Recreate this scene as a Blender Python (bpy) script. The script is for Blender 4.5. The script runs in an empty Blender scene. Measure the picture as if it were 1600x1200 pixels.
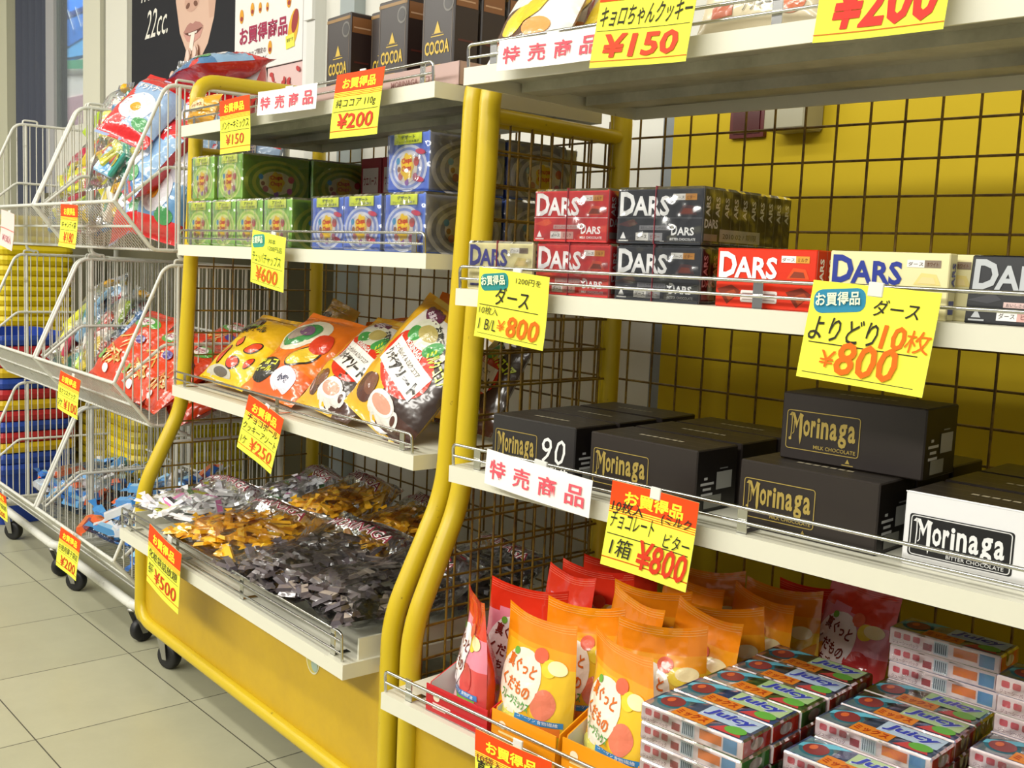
import bpy, math, random
from mathutils import Vector, Matrix, Euler, noise
rnd = random.Random(11)
SC = bpy.context.scene
COL = SC.collection
R = math.radians
PI = math.pi

# ------------------------------------------------------------------ camera
def camera():
    yaw, pit, rol = R(48.84), R(6.42), R(2.515)
    fwd = Vector((-math.sin(yaw)*math.cos(pit), math.cos(yaw)*math.cos(pit), -math.sin(pit)))
    right = Vector((math.cos(yaw), math.sin(yaw), 0))
    up = right.cross(fwd)
    r = right*math.cos(rol)+up*math.sin(rol)
    u = -right*math.sin(rol)+up*math.cos(rol)
    cd = bpy.data.cameras.new('camera'); c = bpy.data.objects.new('camera', cd); COL.objects.link(c)
    cd.sensor_width = 36; cd.lens = 36*1673.5/1600; cd.clip_start = .02
    m = Matrix((r, u, -fwd)).transposed().to_4x4(); m.translation = (0, 0, .9)
    c.matrix_world = m
    SC.camera = c
camera()

# ------------------------------------------------------------------ light
wd = bpy.data.worlds.new('world'); SC.world = wd; wd.use_nodes = True
bg = wd.node_tree.nodes['Background']; bg.inputs[0].default_value = (1.0, .97, .92, 1); bg.inputs[1].default_value = .24
def area(name, loc, sx, sy, e, rot=(0, 0, 0), col=(1, .97, .90)):
    l = bpy.data.lights.new(name, 'AREA'); l.shape = 'RECTANGLE'; l.size = sx; l.size_y = sy; l.energy = e; l.color = col
    o = bpy.data.objects.new(name, l); COL.objects.link(o); o.location = loc; o.rotation_euler = rot
    return o
# ceiling fluorescent tubes over the aisle, plus a tilted row added as front fill
for i, x in enumerate((-.2, -2.4, -4.6)):
    area('tube_and_fill_light', (x, -.35, 2.45), 2.0, .20, 13)
    area('tube_and_fill_light', (x, -1.9, 2.40), 2.0, .35, 34, (R(38), 0, 0))
# daylight on the shop front outside the window
area('street_daylight', (-6.6, 1.95, 3.4), 2.0, .3, 150, (R(-14), 0, 0), (.9, .96, 1))
SC.view_settings.view_transform = 'Standard'; SC.view_settings.look = 'None'
SC.view_settings.gamma = 1; SC.view_settings.use_curve_mapping = False
SC.view_settings.exposure = .56

# ------------------------------------------------------------------ colours and materials
def lin(c):
    if isinstance(c, str):
        c = [int(c[i:i+2], 16)/255 for i in (0, 2, 4)]
    return tuple((x/12.92 if x <= .04045 else ((x+.055)/1.055)**2.4) for x in c[:3])
MATS = {}
def new_mat(name):
    m = bpy.data.materials.new(name); m.use_nodes = True
    nt = m.node_tree; b = nt.nodes['Principled BSDF']
    MATS[name] = m
    return m, nt, b
def plain(name, col, rough=.5, metal=0, coat=0, spec=.5):
    m, nt, b = new_mat(name)
    b.inputs['Base Color'].default_value = (*lin(col), 1); b.inputs['Roughness'].default_value = rough
    b.inputs['Metallic'].default_value = metal; b.inputs['Coat Weight'].default_value = coat
    b.inputs['Specular IOR Level'].default_value = spec
    return m
def noise_node(nt, scale, detail=3, rough=.6, vec=None):
    n = nt.nodes.new('ShaderNodeTexNoise'); n.inputs['Scale'].default_value = scale
    n.inputs['Detail'].default_value = detail; n.inputs['Roughness'].default_value = rough
    if vec is None:
        tc = nt.nodes.new('ShaderNodeTexCoord'); vec = tc.outputs['Object']
    nt.links.new(vec, n.inputs['Vector'])
    return n
def printed(name, rough, coat=0, bump=0, bscale=40, spec=.5):
    m, nt, b = new_mat(name)
    a = nt.nodes.new('ShaderNodeAttribute'); a.attribute_name = 'Col'
    nt.links.new(a.outputs['Color'], b.inputs['Base Color'])
    b.inputs['Roughness'].default_value = rough; b.inputs['Coat Weight'].default_value = coat
    b.inputs['Coat Roughness'].default_value = .08; b.inputs['Specular IOR Level'].default_value = spec
    if bump:
        n = noise_node(nt, bscale, 2)
        bp = nt.nodes.new('ShaderNodeBump'); bp.inputs['Strength'].default_value = bump; bp.inputs['Distance'].default_value = .01
        nt.links.new(n.outputs['Fac'], bp.inputs['Height']); nt.links.new(bp.outputs['Normal'], b.inputs['Normal'])
        nt.links.new(bp.outputs['Normal'], b.inputs['Coat Normal'])
    return m
printed('paper', .7, spec=.25)
printed('carton', .38, spec=.45)
printed('film', .24, coat=.6, bump=.30, bscale=30)
def worn(name, col, wear, scale, lo, hi, rough):
    m, nt, b = new_mat(name)
    n = noise_node(nt, scale, 5, .7)
    cr = nt.nodes.new('ShaderNodeValToRGB')
    cr.color_ramp.elements[0].position = lo; cr.color_ramp.elements[0].color = (*lin(wear), 1)
    cr.color_ramp.elements[1].position = hi; cr.color_ramp.elements[1].color = (*lin(col), 1)
    nt.links.new(n.outputs['Fac'], cr.inputs['Fac']); nt.links.new(cr.outputs['Color'], b.inputs['Base Color'])
    b.inputs['Roughness'].default_value = rough
    return m
worn('yellow_paint', 'cdb21c', '86701c', 55, .27, .33, .32)
worn('yellow_panel', 'c8a418', 'be9a1a', 6, .35, .6, .42)
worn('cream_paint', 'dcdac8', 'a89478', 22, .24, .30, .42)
worn('shelf_under', 'b6b4a4', '8f8c7c', 8, .3, .6, .55)  # greyer than the cream paint: unlit undersides put into the colour
worn('cart_paint', 'd9d9d0', 'b5b3a6', 30, .3, .42, .35)
worn('grid_wire', '8c6e18', '5a3e14', 40, .35, .6, .5)  # yellow paint with rust brown, the shade on the wires put into the colour
plain('chrome', 'c9c9c4', .16, 1)
plain('rubber', '1b1b1d', .5)
plain('steel', 'a6a59d', .35, .8)
plain('white_wall', 'e4e3da', .7)
def clear(name, tint, rough, bump, scale, amount):
    m, nt, b = new_mat(name)
    nt.nodes.remove(b)
    out = nt.nodes['Material Output']
    t = nt.nodes.new('ShaderNodeBsdfTransparent'); t.inputs[0].default_value = (*lin(tint), 1)
    g = nt.nodes.new('ShaderNodeBsdfGlossy'); g.inputs['Roughness'].default_value = rough; g.inputs[0].default_value = (1, 1, 1, 1)
    mx = nt.nodes.new('ShaderNodeMixShader')
    n = noise_node(nt, scale, 2)
    bp = nt.nodes.new('ShaderNodeBump'); bp.inputs['Strength'].default_value = bump; bp.inputs['Distance'].default_value = .012
    nt.links.new(n.outputs['Fac'], bp.inputs['Height']); nt.links.new(bp.outputs['Normal'], g.inputs['Normal'])
    fr = nt.nodes.new('ShaderNodeFresnel'); fr.inputs['IOR'].default_value = 1.5
    nt.links.new(bp.outputs['Normal'], fr.inputs['Normal'])
    mul = nt.nodes.new('ShaderNodeMath'); mul.operation = 'MULTIPLY'; mul.inputs[1].default_value = amount
    nt.links.new(fr.outputs[0], mul.inputs[0]); nt.links.new(mul.outputs[0], mx.inputs[0])
    nt.links.new(t.outputs[0], mx.inputs[1]); nt.links.new(g.outputs[0], mx.inputs[2]); nt.links.new(mx.outputs[0], out.inputs[0])
clear('clear_film', 'fcfefe', .2, .7, 30, 1.1)
clear('shrink_film', 'fcfcfc', .15, 1.0, 20, 2.0)
clear('window_glass', 'eef4f2', .02, 0, 1, .7)

# ------------------------------------------------------------------ mesh builder
WHITE = 'ffffff'
_tc = {}
def textgeo(s, bold=0.0):
    k = (s, bold)
    if k not in _tc:
        c = bpy.data.curves.new('t', 'FONT'); c.body = s; c.size = 1; c.offset = bold; c.resolution_u = 2
        o = bpy.data.objects.new('t', c); COL.objects.link(o)
        bpy.context.view_layer.update()
        dg = bpy.context.evaluated_depsgraph_get()
        me = bpy.data.meshes.new_from_object(o.evaluated_get(dg))
        vs = [(v.co.x, v.co.y) for v in me.vertices]; fs = [tuple(p.vertices) for p in me.polygons]
        bpy.data.objects.remove(o); bpy.data.curves.remove(c); bpy.data.meshes.remove(me)
        x0 = min(v[0] for v in vs); x1 = max(v[0] for v in vs); y0 = min(v[1] for v in vs); y1 = max(v[1] for v in vs)
        _tc[k] = ([((a-x0)/(x1-x0), (b-y0)/(y1-y0)) for a, b in vs], fs)
    return _tc[k]
class MB:
    def __init__(s):
        s.v = []; s.f = []; s.c = []; s.m = []; s.sm = []
    def add(s, pts, faces, col=WHITE, mi=0, smooth=False):
        b = len(s.v); s.v += [tuple(p) for p in pts]; c = lin(col)
        for f in faces:
            s.f.append(tuple(b+i for i in f)); s.c.append(c); s.m.append(mi); s.sm.append(smooth)
    def poly(s, pts, col=WHITE, mi=0):
        s.add(pts, [tuple(range(len(pts)))], col, mi)
    def box(s, x0, x1, y0, y1, z0, z1, col=WHITE, mi=0, ch=0, cols=None):
        cols = cols or {}
        g = lambda k: cols.get(k, col)
        if ch == 0:
            P = [(x, y, z) for z in (z0, z1) for y in (y0, y1) for x in (x0, x1)]
            for k, f in (('bottom', (0, 2, 3, 1)), ('top', (4, 5, 7, 6)), ('front', (0, 1, 5, 4)), ('back', (2, 6, 7, 3)), ('left', (0, 4, 6, 2)), ('right', (1, 3, 7, 5))):
                s.add([P[i] for i in f], [(0, 1, 2, 3)], g(k), mi)
            return
        X = (x0, x1); Y = (y0, y1); Z = (z0, z1); c = ch
        V = {}
        for i in (0, 1):
            for j in (0, 1):
                for k in (0, 1):
                    sx, sy, sz = 1-2*i, 1-2*j, 1-2*k
                    V[i, j, k, 0] = (X[i], Y[j]+sy*c, Z[k]+sz*c)
                    V[i, j, k, 1] = (X[i]+sx*c, Y[j], Z[k]+sz*c)
                    V[i, j, k, 2] = (X[i]+sx*c, Y[j]+sy*c, Z[k])
        q = lambda a, cc: s.add([V[t] for t in a], [tuple(range(len(a)))], cc, mi)
        q([(0, 0, 0, 0), (0, 0, 1, 0), (0, 1, 1, 0), (0, 1, 0, 0)], g('left')); q([(1, 0, 0, 0), (1, 1, 0, 0), (1, 1, 1, 0), (1, 0, 1, 0)], g('right'))
        q([(0, 0, 0, 1), (1, 0, 0, 1), (1, 0, 1, 1), (0, 0, 1, 1)], g('front')); q([(0, 1, 0, 1), (0, 1, 1, 1), (1, 1, 1, 1), (1, 1, 0, 1)], g('back'))
        q([(0, 0, 0, 2), (0, 1, 0, 2), (1, 1, 0, 2), (1, 0, 0, 2)], g('bottom')); q([(0, 0, 1, 2), (1, 0, 1, 2), (1, 1, 1, 2), (0, 1, 1, 2)], g('top'))
        for i in (0, 1):
            for j in (0, 1):
                q([(i, j, 0, 0), (i, j, 0, 1), (i, j, 1, 1), (i, j, 1, 0)], g('front') if j == 0 else g('back'))
                q([(i, 0, j, 0), (i, 0, j, 2), (i, 1, j, 2), (i, 1, j, 0)], g('top') if j else g('bottom'))
                q([(0, i, j, 1), (0, i, j, 2), (1, i, j, 2), (1, i, j, 1)], g('front') if i == 0 else g('back'))
                for k in (0, 1):
                    q([(i, j, k, 0), (i, j, k, 1), (i, j, k, 2)], g('top') if k else g('bottom'))
    def tube(s, pts, r, col=WHITE, mi=0, n=8, closed=False, cap=True):
        pts = [Vector(p) for p in pts]
        if not closed:
            pts = [p for i, p in enumerate(pts) if i == 0 or (p-pts[i-1]).length > 1e-6]
        N = len(pts); rings = []; up = None
        for i in range(N):
            a = pts[i-1] if (i or closed) else pts[i]; b = pts[(i+1) % N] if (i < N-1 or closed) else pts[i]
            t = (b-a).normalized()
            if up is None:
                up = Vector((0, 0, 1)) if abs(t.z) < .9 else Vector((1, 0, 0))
            up = up-t*up.dot(t)
            up = up.normalized() if up.length > 1e-6 else t.orthogonal().normalized()
            w = t.cross(up)
            rings.append([pts[i]+(up*math.cos(2*PI*k/n)+w*math.sin(2*PI*k/n))*r for k in range(n)])
        P = [p for q in rings for p in q]; F = []
        for i in range(N if closed else N-1):
            for k in range(n):
                j = (i+1) % N
                F.append((i*n+k, i*n+(k+1) % n, j*n+(k+1) % n, j*n+k))
        s.add(P, F, col, mi, True)
        if cap and not closed:
            s.add(rings[0], [tuple(range(n-1, -1, -1))], col, mi); s.add(rings[-1], [tuple(range(n))], col, mi)
    def lathe(s, prof, M, col=WHITE, mi=0, n=20):
        P = []; F = []
        for r_, h in prof:
            for k in range(n):
                a = 2*PI*k/n; P.append(M @ Vector((r_*math.cos(a), r_*math.sin(a), h)))
        for i in range(len(prof)-1):
            for k in range(n):
                F.append((i*n+k, i*n+(k+1) % n, (i+1)*n+(k+1) % n, (i+1)*n+k))
        s.add(P, F, col, mi, True)
    # ---- print on a surface: M(u, v, o) -> point lying o above the surface
    def text(s, M, t, u, v, w, h, col, bold=.012, o=.0006, shear=0, rot=0, mi=0):
        vs, fs = textgeo(t, bold); P = []
        ca, sa = math.cos(R(rot)), math.sin(R(rot))
        for a, b in vs:
            x = a*w+shear*b*h; y = b*h
            P.append(M(u+x*ca-y*sa, v+x*sa+y*ca, o))
        s.add(P, fs, col, mi)
    def rect(s, M, u0, v0, u1, v1, col, o=.0003, nu=1, nv=1, rot=0, mi=0, shear=0):
        cu, cv = (u0+u1)/2, (v0+v1)/2; ca, sa = math.cos(R(rot)), math.sin(R(rot)); P = []; F = []
        for j in range(nv+1):
            for i in range(nu+1):
                a = u0+(u1-u0)*i/nu-cu; b = v0+(v1-v0)*j/nv-cv; a += shear*b
                P.append(M(cu+a*ca-b*sa, cv+a*sa+b*ca, o))
        for j in range(nv):
            for i in range(nu):
                k = j*(nu+1)+i; F.append((k, k+1, k+nu+2, k+nu+1))
        s.add(P, F, col, mi)
    def ell(s, M, cu, cv, ru, rv, col, o=.0004, rings=2, n=20, rot=0, mi=0, wob=0, lobes=0):
        P = [M(cu, cv, o)]; F = []; ca, sa = math.cos(R(rot)), math.sin(R(rot))
        for q in range(1, rings+1):
            for k in range(n):
                t = 2*PI*k/n; e = q/rings*(1+wob*math.cos(lobes*t)); a = ru*e*math.cos(t); b = rv*e*math.sin(t)
                P.append(M(cu+a*ca-b*sa, cv+a*sa+b*ca, o))
        for k in range(n):
            F.append((0, 1+k, 1+(k+1) % n))
        for q in range(rings-1):
            for k in range(n):
                F.append((1+q*n+k, 1+(q+1)*n+k, 1+(q+1)*n+(k+1) % n, 1+q*n+(k+1) % n))
        s.add(P, F, col, mi)
    def dpoly(s, M, pts, col, o=.0004, mi=0):
        s.add([M(a, b, o) for a, b in pts], [tuple(range(len(pts)))], col, mi)
    def line(s, M, pts, wd, col, o=.0005, mi=0):
        for (a, b), (c, d) in zip(pts, pts[1:]):
            L = math.hypot(c-a, d-b) or 1e-6; nx, ny = -(d-b)/L*wd/2, (c-a)/L*wd/2
            s.add([M(a+nx, b+ny, o), M(a-nx, b-ny, o), M(c-nx, d-ny, o), M(c+nx, d+ny, o)], [(0, 1, 2, 3)], col, mi)
    def rrect(s, M, u0, v0, u1, v1, r_, col, o=.0004, mi=0, rot=0):
        cu, cv = (u0+u1)/2, (v0+v1)/2; ca, sa = math.cos(R(rot)), math.sin(R(rot)); pts = []
        for cx, cy, a0 in ((u1-r_, v1-r_, 0), (u0+r_, v1-r_, 90), (u0+r_, v0+r_, 180), (u1-r_, v0+r_, 270)):
            for k in range(5):
                t = R(a0+k*22.5); x = cx+r_*math.cos(t)-cu; y = cy+r_*math.sin(t)-cv
                pts.append((cu+x*ca-y*sa, cv+x*sa+y*ca))
        s.dpoly(M, pts, col, o, mi)
    def grid(s, fn, nu, nv, colf, mi=0, flip=False):
        P = [fn(i/nu, j/nv) for j in range(nv+1) for i in range(nu+1)]; b = len(s.v); s.v += [tuple(p) for p in P]
        for j in range(nv):
            for i in range(nu):
                k = b+j*(nu+1)+i; f = (k, k+1, k+nu+2, k+nu+1)
                s.f.append(f[::-1] if flip else f); s.c.append(lin(colf((i+.5)/nu, (j+.5)/nv) if callable(colf) else colf)); s.m.append(mi); s.sm.append(True)
    def mesh(s, name, mats):
        me = bpy.data.meshes.new(name); me.from_pydata(s.v, [], s.f)
        for m in mats: me.materials.append(MATS[m])
        me.polygons.foreach_set('material_index', s.m); me.polygons.foreach_set('use_smooth', s.sm)
        at = me.color_attributes.new('Col', 'FLOAT_COLOR', 'CORNER'); d = []
        for f, c in zip(s.f, s.c): d += [c[0], c[1], c[2], 1.0]*len(f)
        at.data.foreach_set('color', d); me.update()
        return me
    def build(s, name, mats, parent=None):
        if isinstance(mats, str): mats = [mats]
        o = bpy.data.objects.new(name, s.mesh(name, mats)); COL.objects.link(o)
        if parent: o.parent = parent
        return o
def tag(o, label=None, cat=None, group=None, kind=None):
    for k, v in (('label', label), ('category', cat), ('group', group), ('kind', kind)):
        if v: o[k] = v
    return o
def empty(name):
    o = bpy.data.objects.new(name, None); COL.objects.link(o); o.empty_display_size = .05; return o
def dup(o, parent=None):
    c = o.copy(); COL.objects.link(c)
    if parent: c.parent = parent
    for ch in list(o.children): dup(ch, c)
    return c
class Fr:
    def __init__(s, x, y, a):
        s.m = Matrix.Translation((x, y, 0)) @ Matrix.Rotation(R(a), 4, 'Z')
    def put(s, o, x=0, y=0, z=0, rx=0, ry=0, rz=0):
        o.matrix_world = s.m @ Matrix.Translation((x, y, z)) @ Euler((R(rx), R(ry), R(rz)), 'XYZ').to_matrix().to_4x4()
        return o
MID = Fr(-2.19986, .89028, -1.6)
RT = Fr(-1.17195, .85837, 4.5)
WLD = Fr(0, 0, 0)
def fillet(pts, r, n=5):
    pts = [Vector(p) for p in pts]; out = [pts[0]]
    for a, b, c in zip(pts, pts[1:], pts[2:]):
        d = min(r, (a-b).length*.49, (c-b).length*.49); p = b+(a-b).normalized()*d; q = b+(c-b).normalized()*d
        for k in range(n+1):
            t = k/n; out.append(p*(1-t)**2+b*2*t*(1-t)+q*t*t)
    return out+[pts[-1]]
# flat print surfaces of a carton whose front lower left corner is the origin
FRONT = lambda u, v, o: (u, -o, v)
def RIGHT(w): return lambda u, v, o: (w+o, u, v)
def TOP(h): return lambda u, v, o: (u, v, h+o)

# ------------------------------------------------------------------ setting
def mat_floor():
    m, nt, b = new_mat('floor_tiles')
    tc = nt.nodes.new('ShaderNodeTexCoord'); mp = nt.nodes.new('ShaderNodeMapping')
    mp.inputs['Location'].default_value = (1.6353, -.5946, 0)
    nt.links.new(tc.outputs['Object'], mp.inputs['Vector'])
    br = nt.nodes.new('ShaderNodeTexBrick'); br.offset = 0; br.squash = 1
    br.inputs['Scale'].default_value = 1; br.inputs['Brick Width'].default_value = .3205; br.inputs['Row Height'].default_value = .2975
    br.inputs['Mortar Size'].default_value = .0012; br.inputs['Mortar Smooth'].default_value = 0
    br.inputs['Color1'].default_value = (*lin('bdbb9f'), 1); br.inputs['Color2'].default_value = (*lin('b6b498'), 1); br.inputs['Mortar'].default_value = (*lin('4e4c42'), 1)
    nt.links.new(mp.outputs[0], br.inputs['Vector'])
    n = noise_node(nt, 9, 6, .7, tc.outputs['Object']); mx = nt.nodes.new('ShaderNodeMixRGB'); mx.blend_type = 'MULTIPLY'; mx.inputs[0].default_value = .22
    nt.links.new(br.outputs['Color'], mx.inputs[1]); nt.links.new(n.outputs['Fac'], mx.inputs[2]); nt.links.new(mx.outputs[0], b.inputs['Base Color'])
    b.inputs['Roughness'].default_value = .32
mat_floor()
def struct(name, mb, mats):
    return tag(mb.build(name, mats), kind='structure')
def quad_box(name, a, col, mats='paper'):
    b = MB(); b.box(*a, col); return struct(name, b, mats)
b = MB(); b.box(-7.5, 2.6, -3.2, 1.75, -.05, 0); struct('floor', b, 'floor_tiles')
b = MB(); b.box(-7.5, 2.6, -3.2, 1.75, 2.6, 2.65); struct('ceiling', b, 'white_wall')
b = MB(); b.box(-4.10, 2.6, 1.61, 1.70, 0, 2.6, 'e2e1d8'); b.box(-5.05, -4.32, 1.612, 1.63, 0, 1.40, 'd8d6cc')
struct('wall_back', b, 'paper')
quad_box('trim_1', (-4.585, -4.395, 1.597, 1.625, 0, 2.6), 'd6d4c2')
quad_box('trim_2', (-4.32, -4.105, 1.592, 1.625, 0, 2.6), 'dedcd0')
quad_box('shadow_gap', (-4.395, -4.32, 1.612, 1.625, 0, 2.6), '8f8d80')  # recess between the columns, its shadow put into the grey
quad_box('trim_4', (-6.3, -5.63, 1.60, 1.66, 0, 2.6), 'c9c7ae')
quad_box('trim_5', (-5.06, -4.955, 1.60, 1.625, 0, 2.6), 'a5a4a6')
quad_box('trim_6', (-2.57, -2.50, 1.575, 1.61, 0, 2.6), 'a9b2b2')
b = MB(); b.box(-2.745, -2.70, 1.575, 1.61, 1.1, 2.4, 'e3e3dc'); b.box(-2.745, -2.70, 1.565, 1.575, 1.55, 1.61, 'f0f0ec'); struct('trim_7', b, 'carton')
# window with the neighbouring shop front outside
b = MB(); b.box(-4.955, -4.585, 1.613, 1.617, 1.40, 2.6); struct('window_1', b, 'window_glass')
# dark folded shutter door at the far left
b = MB(); fn = lambda u, v: (-5.63+.575*u, 1.64+.018*math.sin(u*2*PI*6), 2.6*v)
b.grid(fn, 60, 1, lambda u, v: '4a4e5c'); b.box(-5.63, -5.05, 1.66, 1.69, 0, 2.6, '3c404c'); struct('door_1', b, 'paper')
quad_box('shade_panel', (-5.05, -2.575, 1.58, 1.60, 0, 1.12), '5e5a44')  # added dark panel, the shade behind the carts put into its colour
# yellow board on the right wall, white strip beside it
b = MB(); b.box(-1.352, 1.2, 1.555, 1.608, .0, 1.30, 'c6ab1c')
tag(b.build('wall_board', 'paper'), 'large yellow board on the wall behind the right yellow rack', 'board')
b = MB(); b.box(-1.378, -1.352, 1.555, 1.608, 0, 1.30, '8c9296'); struct('trim_8', b, 'paper')
b = MB(); b.box(-1.214, -1.142, 1.545, 1.555, 1.135, 1.20, '5a1a1c'); b.box(-1.206, -1.150, 1.543, 1.545, 1.142, 1.192, '4a1416')
tag(b.build('wall_plate', 'carton'), 'small dark red plate on the yellow board', 'plate')
sb = MB(); sb.box(-1.111, -1.03, 1.50, 1.555, 1.137, 1.21, 'a8a48c', ch=.004)
so = sb.build('junction_box', 'carton'); tag(so, 'grey utility box on the yellow board under the top shelf', 'utility box')
k = MB(); k.lathe([(.016, 0), (.016, .008), (.009, .012), (0, .012)], Matrix.Translation((-1.07, 1.50, 1.195)) @ Matrix.Rotation(R(90), 4, 'X'), '17171a'); k.build('dial', 'rubber', so)

# outside: blue shop sign above a pale shop front
b = MB()
def pl_(z0a, z0b, z1a, z1b, c, y): b.poly([(-7.6, y, z0a), (-6.0, y, z0b), (-6.0, y, z1b), (-7.6, y, z1a)], c)
b.box(-7.6, -6.0, 2.30, 2.36, 2.0, 3.3, '4f98dc')
pl_(2.06, 1.98, 2.12, 2.30, '62aee8', 2.296); pl_(2.02, 2.16, 2.27, 2.27, '2c74c8', 2.293); pl_(2.255, 2.255, 2.285, 2.285, '16367c', 2.290); pl_(2.285, 2.285, 3.3, 3.3, '2f7fe2', 2.293); pl_(2.03, 1.87, 2.07, 1.93, '58a27c', 2.288)
for i in range(9):
    x = -7.34+.13*i; b.line(lambda u, v, o: (u, 2.285-o, v), [(x, 2.295), (x+.10, 2.17)], .011, 'eef2f6')
tag(b.build('shop_sign', 'paper'), 'blue shop sign with white slanted strips outside the window', 'sign')
b = MB(); b.box(-7.6, -6.0, 2.365, 2.40, 0.0, 3.3, 'efe2da'); b.box(-7.6, -6.0, 2.30, 2.36, 0.0, 1.995, 'efe2da'); b.box(-7.6, -6.0, 2.29, 2.30, 1.2, 1.78, 'd8a8b0')
tag(b.build('shop_facade', 'paper'), 'pale pink shop front outside below the blue sign', 'shop front')

# ------------------------------------------------------------------ posters on the wall
def poster():
    b = MB(); Y = 1.605
    M = lambda u, v, o: (u, Y-o, v)
    b.box(-4.09, -2.745, Y, Y+.004, 1.25, 2.2, '26262b')
    skin, sk2 = 'dcb9a6', 'c79f8c'
    b.dpoly(M, [(-3.70, 2.1), (-3.695, 1.75), (-3.66, 1.64), (-3.60, 1.565), (-3.545, 1.535), (-3.49, 1.54), (-3.44, 1.58), (-3.395, 1.66), (-3.372, 1.76), (-3.36, 2.1)], skin, .0005)
    b.dpoly(M, [(-3.42, 2.1), (-3.45, 1.8), (-3.43, 1.66), (-3.395, 1.66), (-3.372, 1.76), (-3.36, 2.1)], 'd2ac98', .0008)
    b.ell(M, -3.565, 1.735, .058, .036, 'cfa694', .0010)
    b.ell(M, -3.595, 1.722, .016, .009, '7c5648', .0014, rot=15); b.ell(M, -3.535, 1.722, .016, .009, '7c5648', .0014, rot=-15)
    b.dpoly(M, [(-3.632, 1.636), (-3.60, 1.658), (-3.575, 1.664), (-3.556, 1.658), (-3.536, 1.664), (-3.50, 1.656), (-3.472, 1.640), (-3.52, 1.635), (-3.58, 1.632)], 'b5837a', .0012)
    b.dpoly(M, [(-3.625, 1.634), (-3.58, 1.632), (-3.52, 1.635), (-3.478, 1.638), (-3.52, 1.622), (-3.58, 1.618)], '6a4038', .0013)
    b.dpoly(M, [(-3.59, 1.630), (-3.52, 1.632), (-3.525, 1.625), (-3.585, 1.623)], 'efe4dc', .0015)
    b.dpoly(M, [(-3.632, 1.634), (-3.58, 1.620), (-3.52, 1.622), (-3.472, 1.638), (-3.50, 1.606), (-3.545, 1.596), (-3.60, 1.604)], 'cf9a90', .0014)
    b.dpoly(M, [(-3.585, 1.57), (-3.555, 1.57), (-3.535, 1.63), (-3.565, 1.63)], 'f2e6da', .0022)   # white sweet
    def finger(pts, w, o):
        for i in range(len(pts)-1):
            b.line(M, [pts[i], pts[i+1]], w, skin, o+.0006*i)
            b.ell(M, pts[i+1][0], pts[i+1][1], w/2, w/2, skin, o+.0006*i+.0003, rings=1)
        b.line(M, [(p[0]+w*.42, p[1]) for p in pts], w*.16, sk2, o+.0028)
        b.ell(M, pts[0][0], pts[0][1], w/2, w/2, skin, o+.0003, rings=1); b.ell(M, pts[0][0], pts[0][1]-.004, w*.3, w*.42, 'ecd2c6', o+.0034, rings=1)
    finger([(-3.585, 1.560), (-3.615, 1.49), (-3.665, 1.40), (-3.68, 1.28)], .046, .0030)
    finger([(-3.520, 1.565), (-3.515, 1.48), (-3.50, 1.39), (-3.52, 1.28)], .044, .0075)
    finger([(-3.695, 1.49), (-3.72, 1.42), (-3.72, 1.28)], .05, .0120)
    finger([(-3.58, 1.45), (-3.585, 1.36), (-3.60, 1.28)], .04, .0165)
    b.dpoly(M, [(-3.74, 1.26), (-3.46, 1.26), (-3.48, 1.40), (-3.72, 1.40)], skin, .0021)
    b.text(M, '22cc.', -3.965, 1.655, .20, .10, 'e9e6dc', 0, .001, shear=.3)
    b.text(M, 'nec', -4.0, 1.79, .13, .045, 'e9e6dc', 0, .001, shear=.3)
    tag(b.build('poster', 'paper'), 'dark poster of a mouth with fingers holding a white sweet', 'poster')
poster()
def sign():
    b = MB(); Y = 1.585
    b.box(-3.205, -2.785, Y, Y+.006, 1.452, 1.80, 'f4f1ee')
    M = lambda u, v, o: (u, Y-o, v)
    b.text(M, 'お買得商品', -3.172, 1.533, .30, .056, 'a82850', .03, .001)
    b.text(M, 'ショップ限定の', -3.13, 1.497, .13, .017, '6a4a4c', .01, .001); b.text(M, 'お買得品です！', -3.13, 1.472, .13, .017, '6a4a4c', .01, .001)
    for x, z, s_ in ((-3.16, 1.622, .024), (-3.09, 1.634, .022), (-3.04, 1.632, .018), (-2.995, 1.628, .015), (-2.865, 1.628, .024), (-3.17, 1.492, .018), (-2.975, 1.508, .022)):
        b.ell(M, x, z, s_*.55, s_*.9, 'e8a428', .001); b.ell(M, x+s_*.05, z-s_*.3, s_*.35, s_*.3, 'a23434', .0014)
    b.ell(M, -2.838, 1.545, .028, .056, 'ecb92a', .001, rot=-18); b.ell(M, -2.828, 1.565, .017, .034, 'a23434', .0014, rot=-18)
    b.rect(M, -2.878, 1.492, -2.828, 1.53, 'f2ee58', .0018, rot=6); b.text(M, '買得です', -2.872, 1.508, .038, .010, '3a3a2a', 0, .0022, rot=6)
    b.box(-2.775, -2.755, Y-.004, Y+.012, 1.2, 1.8, 'f0eeea')
    tag(b.build('wall_sign', 'carton'), 'white sign with maroon Japanese lettering in front of the dark poster', 'sign')
    b = MB(); b.box(-3.0, -2.79, 1.592, 1.60, 1.34, 1.450, 'e6c8c4')
    M = lambda u, v, o: (u, 1.592-o, v)
    for i in range(14): b.ell(M, -2.98+rnd.random()*.17, 1.36+rnd.random()*.07, .012, .007, 'c24a4a', .0006+i*.0004, rot=rnd.random()*180)
    tag(b.build('notice_sheet', 'paper'), 'pink patterned sheet on the wall below the white sign', 'notice')
sign()

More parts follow.
